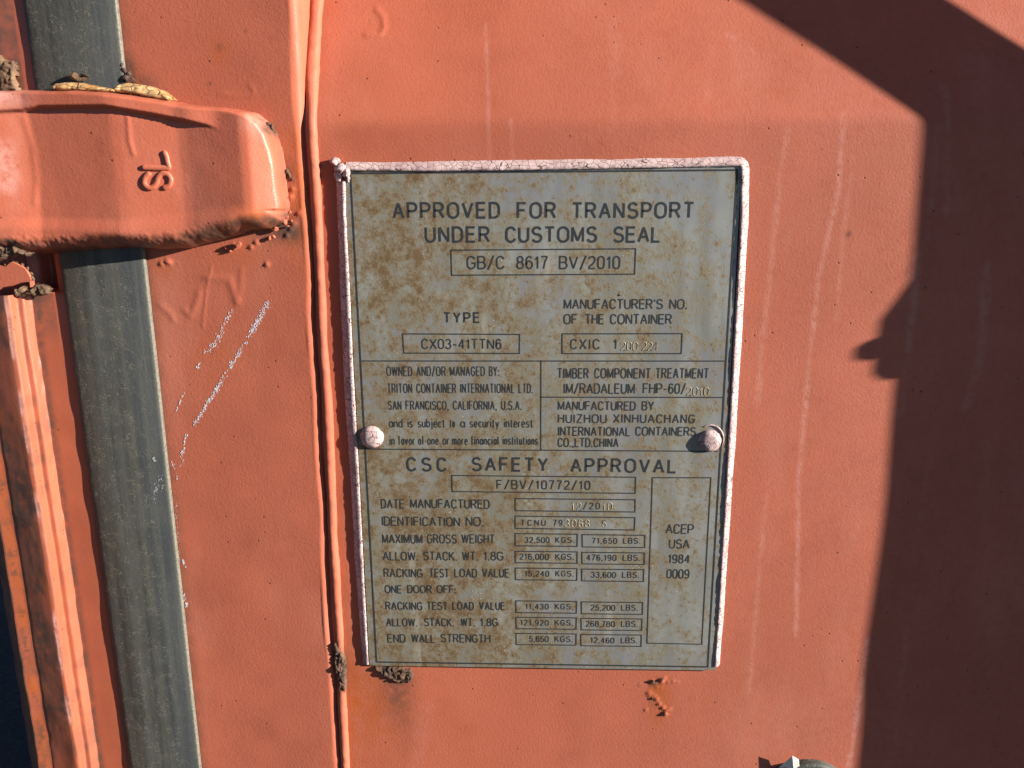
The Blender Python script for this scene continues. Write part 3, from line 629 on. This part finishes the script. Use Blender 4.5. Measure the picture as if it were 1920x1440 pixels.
# ------------------------------------------------------------------ the approval plate
plate = empty('approval_plate', (0, -.003, -.15), 'grey rust-stained metal approval plate with etched black text, riveted to the red door', 'plate')
PD = 2.0
p_tl, p_tr, p_br, p_bl = at(645, 318, PD), at(1390, 310, PD), at(1341, 1257, PD), at(693, 1248, PD)
def pl_pt(u_, v_):
    a = p_tl+(p_tr-p_tl)*u_; b = p_bl+(p_br-p_bl)*u_; return a+(b-a)*v_
nu, nv = 60, 80
P = np.array([[pl_pt(i/nu, j/nv) for j in range(nv+1)] for i in range(nu+1)])
P[..., 1] = -.001*(PD + .0*P[..., 0])
fp = np.concatenate([P], 0)
# sheet with a rolled-under edge all round
ringi = [P[0, ::1], P[-1]]
sheet = grid('plate', P, M_PLATE, plate, flip=True)
V = []; F = []
rim = [P[i, 0] for i in range(nu+1)] + [P[nu, j] for j in range(1, nv+1)] + [P[i, nv] for i in range(nu-1, -1, -1)] + [P[0, j] for j in range(nv-1, 0, -1)]
nr = len(rim)
for p in rim: V.append(p)
for p in rim: V.append((p[0], -.0013, p[2]))
mesh('plate_edge', V, [(k, (k+1) % nr, nr+(k+1) % nr, nr+k) for k in range(nr)], M_PLATE, plate, smooth=False)

# cracked sealant around three sides
def sealant(name, pts, h0, h1, w, parent, seed, endblob=0):
    pts = np.array(pts); L = np.concatenate([[0], np.cumsum(np.linalg.norm(np.diff(pts, axis=0), axis=1))]); n = int(L[-1]/.0007)
    s_ = np.linspace(0, L[-1], n); X = np.interp(s_, L, pts[:, 0]); Z = np.interp(s_, L, pts[:, 2])
    tx, tz = np.gradient(X), np.gradient(Z); l = np.hypot(tx, tz); tx /= l; tz /= l
    k = 5; kk = np.ones(k)/k
    tx = np.convolve(np.pad(tx, k//2, mode='edge'), kk, 'valid'); tz = np.convolve(np.pad(tz, k//2, mode='edge'), kk, 'valid'); l = np.hypot(tx, tz); tx /= l; tz /= l
    ox, oz = -tz, tx                                   # outward (left of the path)
    cs_ = [(-.10, .62), (-.10, .80), (-.06, .93), (.02, 1.0), (.12, 1.02), (.24, .98), (.38, .87), (.54, .69), (.70, .48), (.85, .26), (1.0, 0), (1.02, -.1)]
    o_ = np.array([c[0] for c in cs_]); h_ = np.array([c[1] for c in cs_])
    S_, O_ = np.meshgrid(s_, o_); H_ = np.repeat(h_[:, None], n, 1)
    f = s_/L[-1]; hh = h0+(h1-h0)*f; ww = np.interp(f, np.linspace(0, 1, len(w)), w)
    ww = ww*(1+.10*(vn(s_, s_*0, 60, seed)-.5)); hh = hh*(1+.16*(vn(s_, s_*0, 110, seed+1)-.5))
    Dp = H_*hh[None] + (vn(S_, O_*.006, 500, seed+2)-.5)*.28*(H_ > 0)
    XX = X[None]+ox[None]*O_*ww[None]*.001; ZZ = Z[None]+oz[None]*O_*ww[None]*.001
    return grid(name, np.stack([XX, -Dp*.001, ZZ], -1), M_SEAL, parent, flip=False)
c_tl, c_tr = at(655, 322, PD), at(1384, 314, PD)
rp = [at(690, 1246, PD), at(682, 1100, PD), at(672, 900, PD), at(661, 700, PD), at(653, 520, PD), at(647, 400, PD), at(646, 340, PD)]
sealant('edge_sealant', rp[::-1][::-1][::1], 2.2, 2.9, [3.6, 4.8, 5.0, 5.2, 5.4, 5.0, 4.6], plate, 40)
sealant('edge_sealant', [at(648, 318.5, PD), at(800, 320, PD), at(1000, 317.5, PD), at(1200, 314, PD), at(1330, 311.5, PD), at(1385, 310.5, PD), at(1389, 312.5, PD), at(1390, 318, PD), at(1389, 420, PD), at(1379, 600, PD), at(1368, 800, PD), at(1356, 1000, PD), at(1345, 1180, PD), at(1340, 1250, PD)], 2.9, 2.5, [4.0, 4.5, 4.7, 4.6, 4.4, 4.2, 4.2, 4.2, 4.0, 3.6, 3.2], plate, 50)
lumps('sealant_blob', [(631, 306, 2.0, 3.0, 1.2, 1.0), (640, 314, 2.4, 2.8, 1.3, 1.2), (648, 322, 2.4, 2.6, .9, 1.4), (636, 330, 1.8, 2.6, 1.0, 1.6), (653, 334, 2.2, 1.3, .8, 1.6)], M_SEAL, plate, 60, sub=3, rough=.25)

# domed rivets under cracked paint
def rivet(px, py, R_, H_, seed):
    c = at(px, py, PD); t_ = np.linspace(0, 2*math.pi, 48, endpoint=False); q = np.linspace(0, 1, 16)
    T_, Q_ = np.meshgrid(t_, q, indexing='ij'); r_ = R_*np.cos(Q_*math.pi/2)**.8
    h = PD - .3 + H_*np.sin(Q_*math.pi/2)**.9
    wob_ = 1+.10*(vn(np.cos(T_)*.01, np.sin(T_)*.01, 120, seed)-.5)*2
    X_ = c[0]+r_*wob_*.001*np.cos(T_); Z_ = c[2]+r_*wob_*.001*np.sin(T_)
    h = h + (vn(X_, Z_, 350, seed+1)-.5)*.5*np.sin(math.pi*Q_)
    o = grid('rivet', np.stack([X_, -h*.001, Z_], -1), M_SEAL, plate, closed=True)
    return o, c
r1, _ = rivet(697, 818, 6.1, 3.5, 70); r2, c2 = rivet(1331, 826, 6.0, 3.2, 80)
sk = [at(1332+24.5*math.cos(a), 823-26*math.sin(a), PD+.15) for a in np.linspace(-.5, 2.1, 18)]
tube('paint_skirt', sk, [.0002+.0003*math.sin(math.pi*i/17) for i in range(18)], M_SEAL, r2, 8)

# ------------------------------------------------------------------ lettering: single-stroke capitals cut as flat ribbons
def arc(cx, cz, rx, rz, a0, a1, n=12): return [(cx+rx*math.cos(math.radians(a0+(a1-a0)*i/n)), cz+rz*math.sin(math.radians(a0+(a1-a0)*i/n))) for i in range(n+1)]
G = {}
def gl(ch, w, *st): G[ch] = (w, st)
gl('A', .66, [(0, 0), (.33, 1), (.66, 0)], [(.12, .34), (.54, .34)])
gl('B', .58, [(0, 0), (0, 1), (.34, 1)] + arc(.34, .76, .21, .24, 90, -90) + [(0, .52)], [(0, .52), (.36, .52)] + arc(.36, .26, .22, .26, 90, -90) + [(0, 0)])
gl('C', .62, arc(.32, .66, .30, .34, 20, 180, 12) + arc(.32, .34, .30, .34, 180, 340, 12))
gl('D', .60, [(0, 0), (0, 1), (.26, 1)] + arc(.26, .66, .34, .34, 90, 0) + arc(.26, .34, .34, .34, 0, -90) + [(0, 0)])
gl('E', .54, [(.54, 1), (0, 1), (0, 0), (.54, 0)], [(0, .53), (.49, .53)])
gl('F', .52, [(.52, 1), (0, 1), (0, 0)], [(0, .52), (.46, .52)])
gl('G', .64, arc(.32, .66, .31, .34, 22, 180, 12) + arc(.32, .34, .31, .34, 180, 330, 12) + [(.62, .22), (.62, .46), (.36, .46)])
gl('H', .60, [(0, 0), (0, 1)], [(.60, 0), (.60, 1)], [(0, .53), (.60, .53)])
gl('I', .06, [(.03, 0), (.03, 1)])
gl('J', .46, [(.44, 1), (.44, .26)] + arc(.22, .24, .22, .24, 0, -180))
gl('K', .60, [(0, 0), (0, 1)], [(.56, 1), (.02, .40)], [(.19, .58), (.60, 0)])
gl('L', .50, [(0, 1), (0, 0), (.50, 0)])
gl('M', .72, [(0, 0), (0, 1), (.36, .06), (.72, 1), (.72, 0)])
gl('N', .60, [(0, 0), (0, 1), (.60, 0), (.60, 1)])
gl('O', .68, arc(.34, .66, .34, .34, 0, 180, 14) + arc(.34, .34, .34, .34, 180, 360, 14) + [(.68, .66)])
gl('P', .57, [(0, 0), (0, 1), (.30, 1)] + arc(.30, .73, .27, .27, 90, -90) + [(0, .46)])
gl('R', .61, [(0, 0), (0, 1), (.32, 1)] + arc(.32, .75, .26, .25, 90, -90) + [(0, .50)], [(.33, .50), (.61, 0)])
gl('S', .60, arc(.30, .75, .27, .25, 20, 180, 10) + arc(.30, .75, .27, .23, 180, 262, 5) + arc(.30, .26, .30, .26, 82, 0, 5) + arc(.30, .26, .30, .26, 0, -160, 10))
gl('T', .58, [(0, 1), (.58, 1)], [(.29, 1), (.29, 0)])
gl('U', .60, [(0, 1), (0, .32)] + arc(.30, .32, .30, .32, 180, 360, 14) + [(.60, 1)])
gl('V', .64, [(0, 1), (.32, 0), (.64, 1)])
gl('W', .92, [(0, 1), (.22, 0), (.46, .98), (.70, 0), (.92, 1)])
gl('X', .62, [(0, 0), (.62, 1)], [(0, 1), (.62, 0)])
gl('Y', .62, [(0, 1), (.31, .45), (.62, 1)], [(.31, .45), (.31, 0)])
gl('Z', .58, [(.02, 1), (.57, 1), (0, 0), (.58, 0)])
gl('0', .50, arc(.25, .72, .25, .28, 0, 180, 12) + arc(.25, .28, .25, .28, 180, 360, 12) + [(.50, .72)])
gl('1', .30, [(.02, .76), (.14, .84), (.22, 1), (.22, 0)])
gl('2', .52, arc(.26, .73, .24, .27, 170, 0, 12) + [(.47, .60), (.36, .42), (.10, .18), (.01, 0), (.52, 0)])
gl('3', .52, arc(.25, .76, .22, .24, 165, -90, 12), arc(.25, .27, .25, .27, 80, -165, 14))
gl('4', .54, [(.40, 0), (.40, 1), (0, .28), (.54, .28)])
gl('5', .52, [(.48, 1), (.11, 1), (.04, .48)] + arc(.26, .33, .25, .33, 130, -160, 14))
gl('6', .52, arc(.27, .70, .23, .30, 30, 180, 10) + [(.03, .32)] + arc(.27, .31, .24, .31, 180, 540, 20))
gl('7', .50, [(0, 1), (.50, 1), (.30, .55), (.18, 0)])
gl('8', .52, arc(.26, .76, .22, .24, -90, 270, 18), arc(.26, .27, .26, .27, 90, 450, 18))
gl('9', .52, arc(.25, .69, .24, .31, 0, 360, 20) + [(.49, .68)] + arc(.25, .30, .24, .30, 0, -150, 10))
gl('.', .08, [(.04, -.05), (.04, .11)]); gl(',', .10, [(.06, .11), (.06, 0), (.02, -.16)]); gl(':', .08, [(.04, -.05), (.04, .11)], [(.04, .46), (.04, .62)])
gl("'", .08, [(.05, 1.0), (.02, .76)]); gl('-', .34, [(0, .42), (.34, .42)]); gl('/', .46, [(0, -.1), (.46, 1.08)])
gl('a', .46, arc(.23, .33, .22, .33, 0, 360, 18), [(.46, .66), (.46, 0)])
gl('b', .46, [(0, 1), (0, 0)], arc(.23, .33, .22, .33, 0, 360, 18)); gl('c', .44, arc(.23, .33, .22, .33, 40, 320, 16))
gl('d', .46, [(.46, 1), (.46, 0)], arc(.23, .33, .22, .33, 0, 360, 18)); gl('e', .46, [(.02, .35), (.45, .35)] + arc(.235, .33, .22, .33, 5, 315, 16))
gl('f', .28, [(.28, .97), (.20, 1), (.12, .94), (.10, .84), (.10, 0)], [(0, .66), (.26, .66)])
gl('i', .06, [(.03, 0), (.03, .68)], [(.03, .88), (.03, .98)]); gl('j', .14, [(.12, .68), (.12, -.10), (.08, -.22), (0, -.22)], [(.12, .88), (.12, .98)])
gl('l', .06, [(.03, 0), (.03, 1)])
gl('m', .72, [(0, .66), (0, 0)], [(0, .44)] + arc(.18, .46, .17, .2, 170, 0, 8) + [(.35, 0)], [(.36, .44)] + arc(.54, .46, .17, .2, 170, 0, 8) + [(.71, 0)])
gl('n', .42, [(0, .66), (0, 0)], [(0, .42)] + arc(.22, .44, .2, .22, 170, 0, 8) + [(.42, 0)])
gl('o', .48, arc(.24, .33, .24, .33, 0, 360, 18)); gl('r', .26, [(0, .66), (0, 0)], [(0, .40), (.08, .58), (.18, .66), (.26, .64)])
gl('s', .42, arc(.21, .49, .18, .17, 25, 250, 10) + arc(.21, .17, .20, .17, 75, -160, 10)); gl('t', .28, [(.11, .88), (.11, .10), (.17, 0), (.27, .02)], [(0, .66), (.26, .66)])
gl('u', .42, [(0, .66), (0, .22)] + arc(.2, .22, .2, .22, 180, 360, 8) + [(.42, .66)], [(.42, .3), (.42, 0)]); gl('v', .44, [(0, .66), (.22, 0), (.44, .66)]); gl('y', .44, [(0, .66), (.22, .02)], [(.44, .66), (.18, -.2), (.06, -.24)])

def ribbon(pts, w, V, F, d):
    """flat mitred ribbon along 2-D points (X, Z), width w, at depth d mm"""
    pts = [p for i, p in enumerate(pts) if i == 0 or math.hypot(p[0]-pts[i-1][0], p[1]-pts[i-1][1]) > 1e-7]
    P_ = np.array(pts); n = len(P_)
    if n < 2: return
    for i in range(1, n-1):
        a, b = P_[i]-P_[i-1], P_[i+1]-P_[i]
        if a @ b < -.25*np.linalg.norm(a)*np.linalg.norm(b):
            ribbon([tuple(p) for p in P_[:i+1]], w, V, F, d); ribbon([tuple(p) for p in P_[i:]], w*.92, V, F, d+.003); return
    T_ = np.diff(P_, axis=0); T_ /= np.linalg.norm(T_, axis=1)[:, None]
    closed = np.linalg.norm(P_[0]-P_[-1]) < 1e-6
    i0 = len(V)
    for i in range(n):
        a = T_[i-1] if i > 0 else (T_[-1] if closed else T_[0]); b = T_[i] if i < n-1 else (T_[0] if closed else T_[-1])
        m = a+b; lm = np.linalg.norm(m); m = b if lm < .2 else m/lm
        nn = np.array([-m[1], m[0]]); c = max(.72, nn @ np.array([-b[1], b[0]]))
        e = nn*w/2/c
        q = P_[i].copy()
        V.append((q[0]+e[0], -d*.001, q[1]+e[1])); V.append((q[0]-e[0], -d*.001, q[1]-e[1]))
    for i in range(n-1): F.append((i0+2*i, i0+2*i+1, i0+2*i+3, i0+2*i+2))

def text_strokes(word, x0, x1, yt, yb, d, sw):
    """strokes of one word fitted between its photographed left and right edges, cap top and baseline"""
    xm = (x0+x1)/2
    a, b = at(x0, yb, d), at(x1, yb, d); tp_ = at(xm, yt, d); bt_ = at(xm, yb, d)
    H = (tp_[2]-bt_[2]) - sw; Wd = (b[0]-a[0]) - sw
    n_ = len(word); sw_ = sum(G[c][0] for c in word); g0 = sw + .07*H
    sx = (Wd-(n_-1)*g0)/sw_ if sw_ else H
    sx = min(sx, 1.04*H); gap = (Wd-sx*sw_)/(n_-1) if n_ > 1 else 0; x = a[0]+sw/2; out = []
    slope = (b[2]-a[2])/(b[0]-a[0]); 
    for c in word:
        w_, st = G[c]
        for s_ in st: out.append([(x+p[0]*sx, bt_[2]+sw/2+p[1]*H) for p in s_])
        x += w_*sx+gap
    return out
TXT = PD + .07
def lettering(words, sw, name='lettering'):
    V = []; F = []; k = 0
    for (wd, x0, x1, yt, yb) in words:
        for s_ in text_strokes(wd, x0, x1, yt, yb, TXT, sw):
            ribbon(s_, sw, V, F, TXT + .004*(k % 3)); k += 1
    return mesh(name, V, F, M_INK, plate, smooth=False)
BOLD, REG, THIN, SMALL = .00120, .00070, .00054, .00052
def row(yt, yb, sw, *ws): lettering([(w, a, b, yt, yb) for w, a, b in ws], sw)
row(378.5, 410.5, BOLD, ('APPROVED', 736.5, 938), ('FOR', 969, 1043), ('TRANSPORT', 1072, 1301.5))
row(424, 455.5, BOLD, ('UNDER', 797, 919), ('CUSTOMS', 947, 1120), ('SEAL', 1149.5, 1239))
row(479.5, 505, .00082, ('GB/C', 875, 947), ('8617', 968, 1028), ('BV/2010', 1048, 1163))
row(585, 606, .0009, ('TYPE', 831.5, 900.5)); row(635, 655, REG, ('CX03-41TTN6', 790, 941))
row(560.3, 580, REG, ("MANUFACTURER'S", 1057, 1243), ('NO.', 1255, 1288.5)); row(588.5, 608.3, REG, ('OF', 1056.5, 1083), ('THE', 1097, 1133), ('CONTAINER', 1143.5, 1260))
row(635.3, 655.3, REG, ('CXIC', 1068.5, 1125), ('1', 1149, 1158))
row(686.8, 705.3, THIN, ('OWNED', 725, 773.5), ('AND/OR', 781, 836.5), ('MANAGED', 844, 909.5), ('BY:', 917, 936.5))
row(719, 737.3, THIN, ('TRITON', 726.5, 773.5), ('CONTAINER', 781, 856), ('INTERNATIONAL', 863, 965.5), ('LTD.', 972.5, 999.5))
row(751.3, 768.8, THIN, ('SAN', 728, 753.5), ('FRANCISCO,', 761, 842), ('CALIFORNIA,', 849.5, 932), ('U.S.A.', 940, 978.5))
row(784.5, 801.8, THIN, ('and', 729.5, 755.5), ('is', 764.5, 774.5), ('subject', 783.5, 835), ('to', 843.5, 853.5), ('a', 863, 872.5), ('security', 881, 936), ('interest', 945, 999.5))
row(817.3, 834.3, THIN, ('in', 730.5, 740.5), ('favor', 747, 778.5), ('of', 784.5, 795.5), ('one', 801.5, 823), ('or', 830, 843), ('more', 848, 877.5), ('financial', 883.5, 935.5), ('institutions', 942.5, 1009))
row(690, 710, .00068, ('TIMBER', 1045, 1104), ('COMPONENT', 1114, 1220.5), ('TREATMENT', 1229, 1329)); row(718.5, 738.5, .00068, ('IM/RADALEUM', 1056.5, 1190.5), ('FHP-60/', 1205, 1286))
row(752, 769.8, .00068, ('MANUFACTURED', 1046, 1192), ('BY', 1203, 1226.5)); row(776.3, 793.8, .00068, ('HUIZHOU', 1046, 1137.5), ('XINHUACHANG', 1149.5, 1303.5))
row(800, 817.8, .00068, ('INTERNATIONAL', 1046, 1182), ('CONTAINERS', 1191, 1305)); row(821, 838.8, .00068, ('CO.,LTD.CHINA', 1045.5, 1160))
row(857.3, 884.5, BOLD, ('CSC', 762, 838.5), ('SAFETY', 884.5, 1028)); lettering([('APPROVAL', 1069.5, 1268.5, 859.5, 887)], BOLD)
row(900.2, 918, REG, ('F/BV/10772/10', 931, 1107))
row(935.8, 953.8, REG, ('DATE', 714.5, 759), ('MANUFACTURED', 769.5, 918.5)); row(968.8, 986.8, REG, ('IDENTIFICATION', 716, 863), ('NO.', 873.5, 907))
row(1001.5, 1019.3, .00068, ('MAXIMUM', 717, 792.8), ('GROSS', 801, 857), ('WEIGHT', 865.5, 928)); row(1034, 1051.3, REG, ('ALLOW.', 718.3, 784.6), ('STACK.', 794, 857.5), ('WT.', 866.8, 896.5), ('1.8G', 906.5, 944.5))
row(1066, 1083, REG, ('RACKING', 719.8, 793), ('TEST', 805.5, 842.5), ('LOAD', 852, 895), ('VALUE', 904, 955.5)); row(1097, 1112.8, REG, ('ONE', 721.8, 754), ('DOOR', 764, 810.5), ('OFF:', 819.3, 856))
row(1128.3, 1144, REG, ('RACKING', 723, 792.5), ('TEST', 800.5, 840), ('LOAD', 848.5, 889), ('VALUE', 898.5, 947.5)); row(1158.8, 1174.8, REG, ('ALLOW.', 724.3, 783.5), ('STACK.', 795.5, 852), ('WT.', 864.5, 891), ('1.8G', 900, 934.3))
row(1188.8, 1205.3, REG, ('END', 726.5, 761), ('WALL', 771.5, 816.3), ('STRENGTH', 826.3, 920))
row(942, 955.3, SMALL, ('/20', 1093, 1125)); row(974.3, 986, SMALL, ('TCNU', 976.5, 1023.5), ('79', 1037, 1055))
for (w1, a, b, c, d_, w2, e_, f_, g_, h_, t1, b1, t2, b2) in [
        ('32,500', 983.8, 1030.6, 1041.5, 1077.5, '71,650', 1109.8, 1157.3, 1168.5, 1201, 1007, 1018.3, 1008.3, 1019.8), ('216,000', 974, 1029.6, 1041.5, 1076.5, '476,190', 1099.4, 1156, 1167.7, 1200.4, 1038, 1050, 1039.8, 1051.7),
        ('15,240', 983.8, 1030, 1041.5, 1076.5, '33,600', 1108, 1155, 1166.5, 1199, 1070, 1081.3, 1072.2, 1083.7), ('11,430', 984.8, 1029, 1040.4, 1075, '25,200', 1107.3, 1153.5, 1164.6, 1196.5, 1131.8, 1143, 1133.8, 1145.2),
        ('121,920', 975.4, 1029, 1040.2, 1075, '268,780', 1098, 1153, 1164.6, 1195.8, 1162, 1173.2, 1164.2, 1175.7), ('5,650', 992, 1029, 1040, 1074, '12,460', 1106.7, 1152, 1164, 1195, 1192.5, 1204, 1195, 1206.3)]:
    lettering([(w1, a, b, t1, b1), ('KGS.', c, d_, t1, b1)], SMALL); lettering([(w2, e_, f_, t2, b2), ('LBS.', g_, h_, t2, b2)], SMALL)
row(982.5, 1001.3, REG, ('ACEP', 1248, 1301)); row(1010.8, 1029, REG, ('USA', 1254, 1293)); row(1039.2, 1056.8, REG, ('1984', 1252, 1293.5)); row(1067, 1085, REG, ('0009', 1249.5, 1293))
# printed boxes and ruled lines
def frame_px(c, sw, name='printed_box', close=True):
    pts = [at(x, y, TXT) for x, y in c]; pts = [(p[0], p[2]) for p in pts]; V = []; F = []
    segs = list(zip(pts, pts[1:]+pts[:1])) if close else list(zip(pts[:-1], pts[1:]))
    for k, (a, b) in enumerate(segs):
        a = np.array(a); b = np.array(b); t_ = (b-a)/np.linalg.norm(b-a)
        ribbon([tuple(a-t_*sw/2), tuple(b+t_*sw/2)], sw, V, F, TXT+.004*(k % 2))
    return mesh(name, V, F, M_INK, plate, smooth=False)
LW = .00062
def bx(x0, y0, x1, y1, dy=0): frame_px([(x0, y0), (x1, y0+dy), (x1-.5, y1+dy), (x0+.5, y1)], LW)
frame_px([(845.5, 469), (1192, 466.5), (1190, 514), (847, 516)], LW)
frame_px([(755, 626), (974.3, 627), (974, 662.7), (757, 662)], LW); frame_px([(1054, 626), (1279, 625.5), (1277.5, 663), (1054, 663)], LW)
frame_px([(847, 891.5), (1192, 894.8), (1191, 925), (848, 921.7)], LW)
frame_px([(966, 934.8), (1191, 937), (1190.5, 960), (966.3, 957.5)], LW); frame_px([(966, 967.7), (1190.5, 970.6), (1189.5, 993.8), (966.3, 990.7)], LW)
for y0, y1, xa, xb_, xc, xd in ((1000.5, 1023.3, 966, 1082.6, 1091.5, 1209.3), (1033.6, 1055, 966, 1082.4, 1091, 1208.5), (1065, 1087, 966.3, 1082, 1090.6, 1207), (1126.6, 1148.6, 967.3, 1081.3, 1090, 1205), (1157.4, 1178.8, 967.5, 1080.8, 1089.5, 1203.8), (1187.6, 1208.6, 967.6, 1080.4, 1089, 1202.6)):
    bx(xa, y0, xb_, y1, 1.2); bx(xc, y0+2, xd, y1+2.2, 1.2)
frame_px([(1223.3, 895.7), (1333, 895.8), (1316, 1208), (1213.2, 1206)], LW)
frame_px([(657, 325), (1382.5, 318.8), (1327, 1250.5), (706, 1241.3)], .0009, 'printed_border')
for c in ([(679.5, 676.8), (1360, 677)], [(1014.3, 677), (1014, 843.2)], [(1014.2, 744.6), (1356, 745.3)], [(686, 842), (1345, 846.3)]): frame_px(c, LW, 'ruled_line', False)
# hand-stamped figures: raised outlines in the bright metal
def stamped(wd, x0, x1, yt, yb):
    V = []; F = []
    for s_ in text_strokes(wd, x0, x1, yt, yb, PD, .0003):
        P_ = [(p[0], -PD*.001, p[1]) for p in s_]
        if len(P_) == 2: P_ = [P_[0], tuple((np.array(P_[0])+np.array(P_[1]))/2), P_[1]]
        for off in (0,):
            Q = np.array(P_); T_ = np.gradient(Q, axis=0); T_ /= np.linalg.norm(T_, axis=1)[:, None]+1e-12
            Q = Q + np.stack([-T_[:, 2], T_[:, 1]*0, T_[:, 0]], 1)*off
            o = tube('t', Q, .00018, M_STAMP, None, 6, 1.0, caps=False); n0 = len(V)
            V += [v.co.copy() for v in o.data.vertices]; F += [tuple(i+n0 for i in p.vertices) for p in o.data.polygons]; bpy.data.objects.remove(o)
    mesh('stamped_number', V, F, M_STAMP, plate)
stamped('200', 1163.5, 1196, 641, 657.5); stamped('224', 1203.5, 1234, 641, 657.5); stamped('2010', 1287, 1329, 726, 742)
stamped('12', 1071, 1090, 942, 957); stamped('10', 1129.5, 1148, 942, 957); stamped('3068', 1059, 1105.5, 974, 988.5); stamped('5', 1128.5, 1137, 975, 988.5)
# a punched nick above the maker's number
lumps('nick', [(1161, 553, PD, .7, 1.5, .8)], M_INK, plate, 90)
adopt(plate)
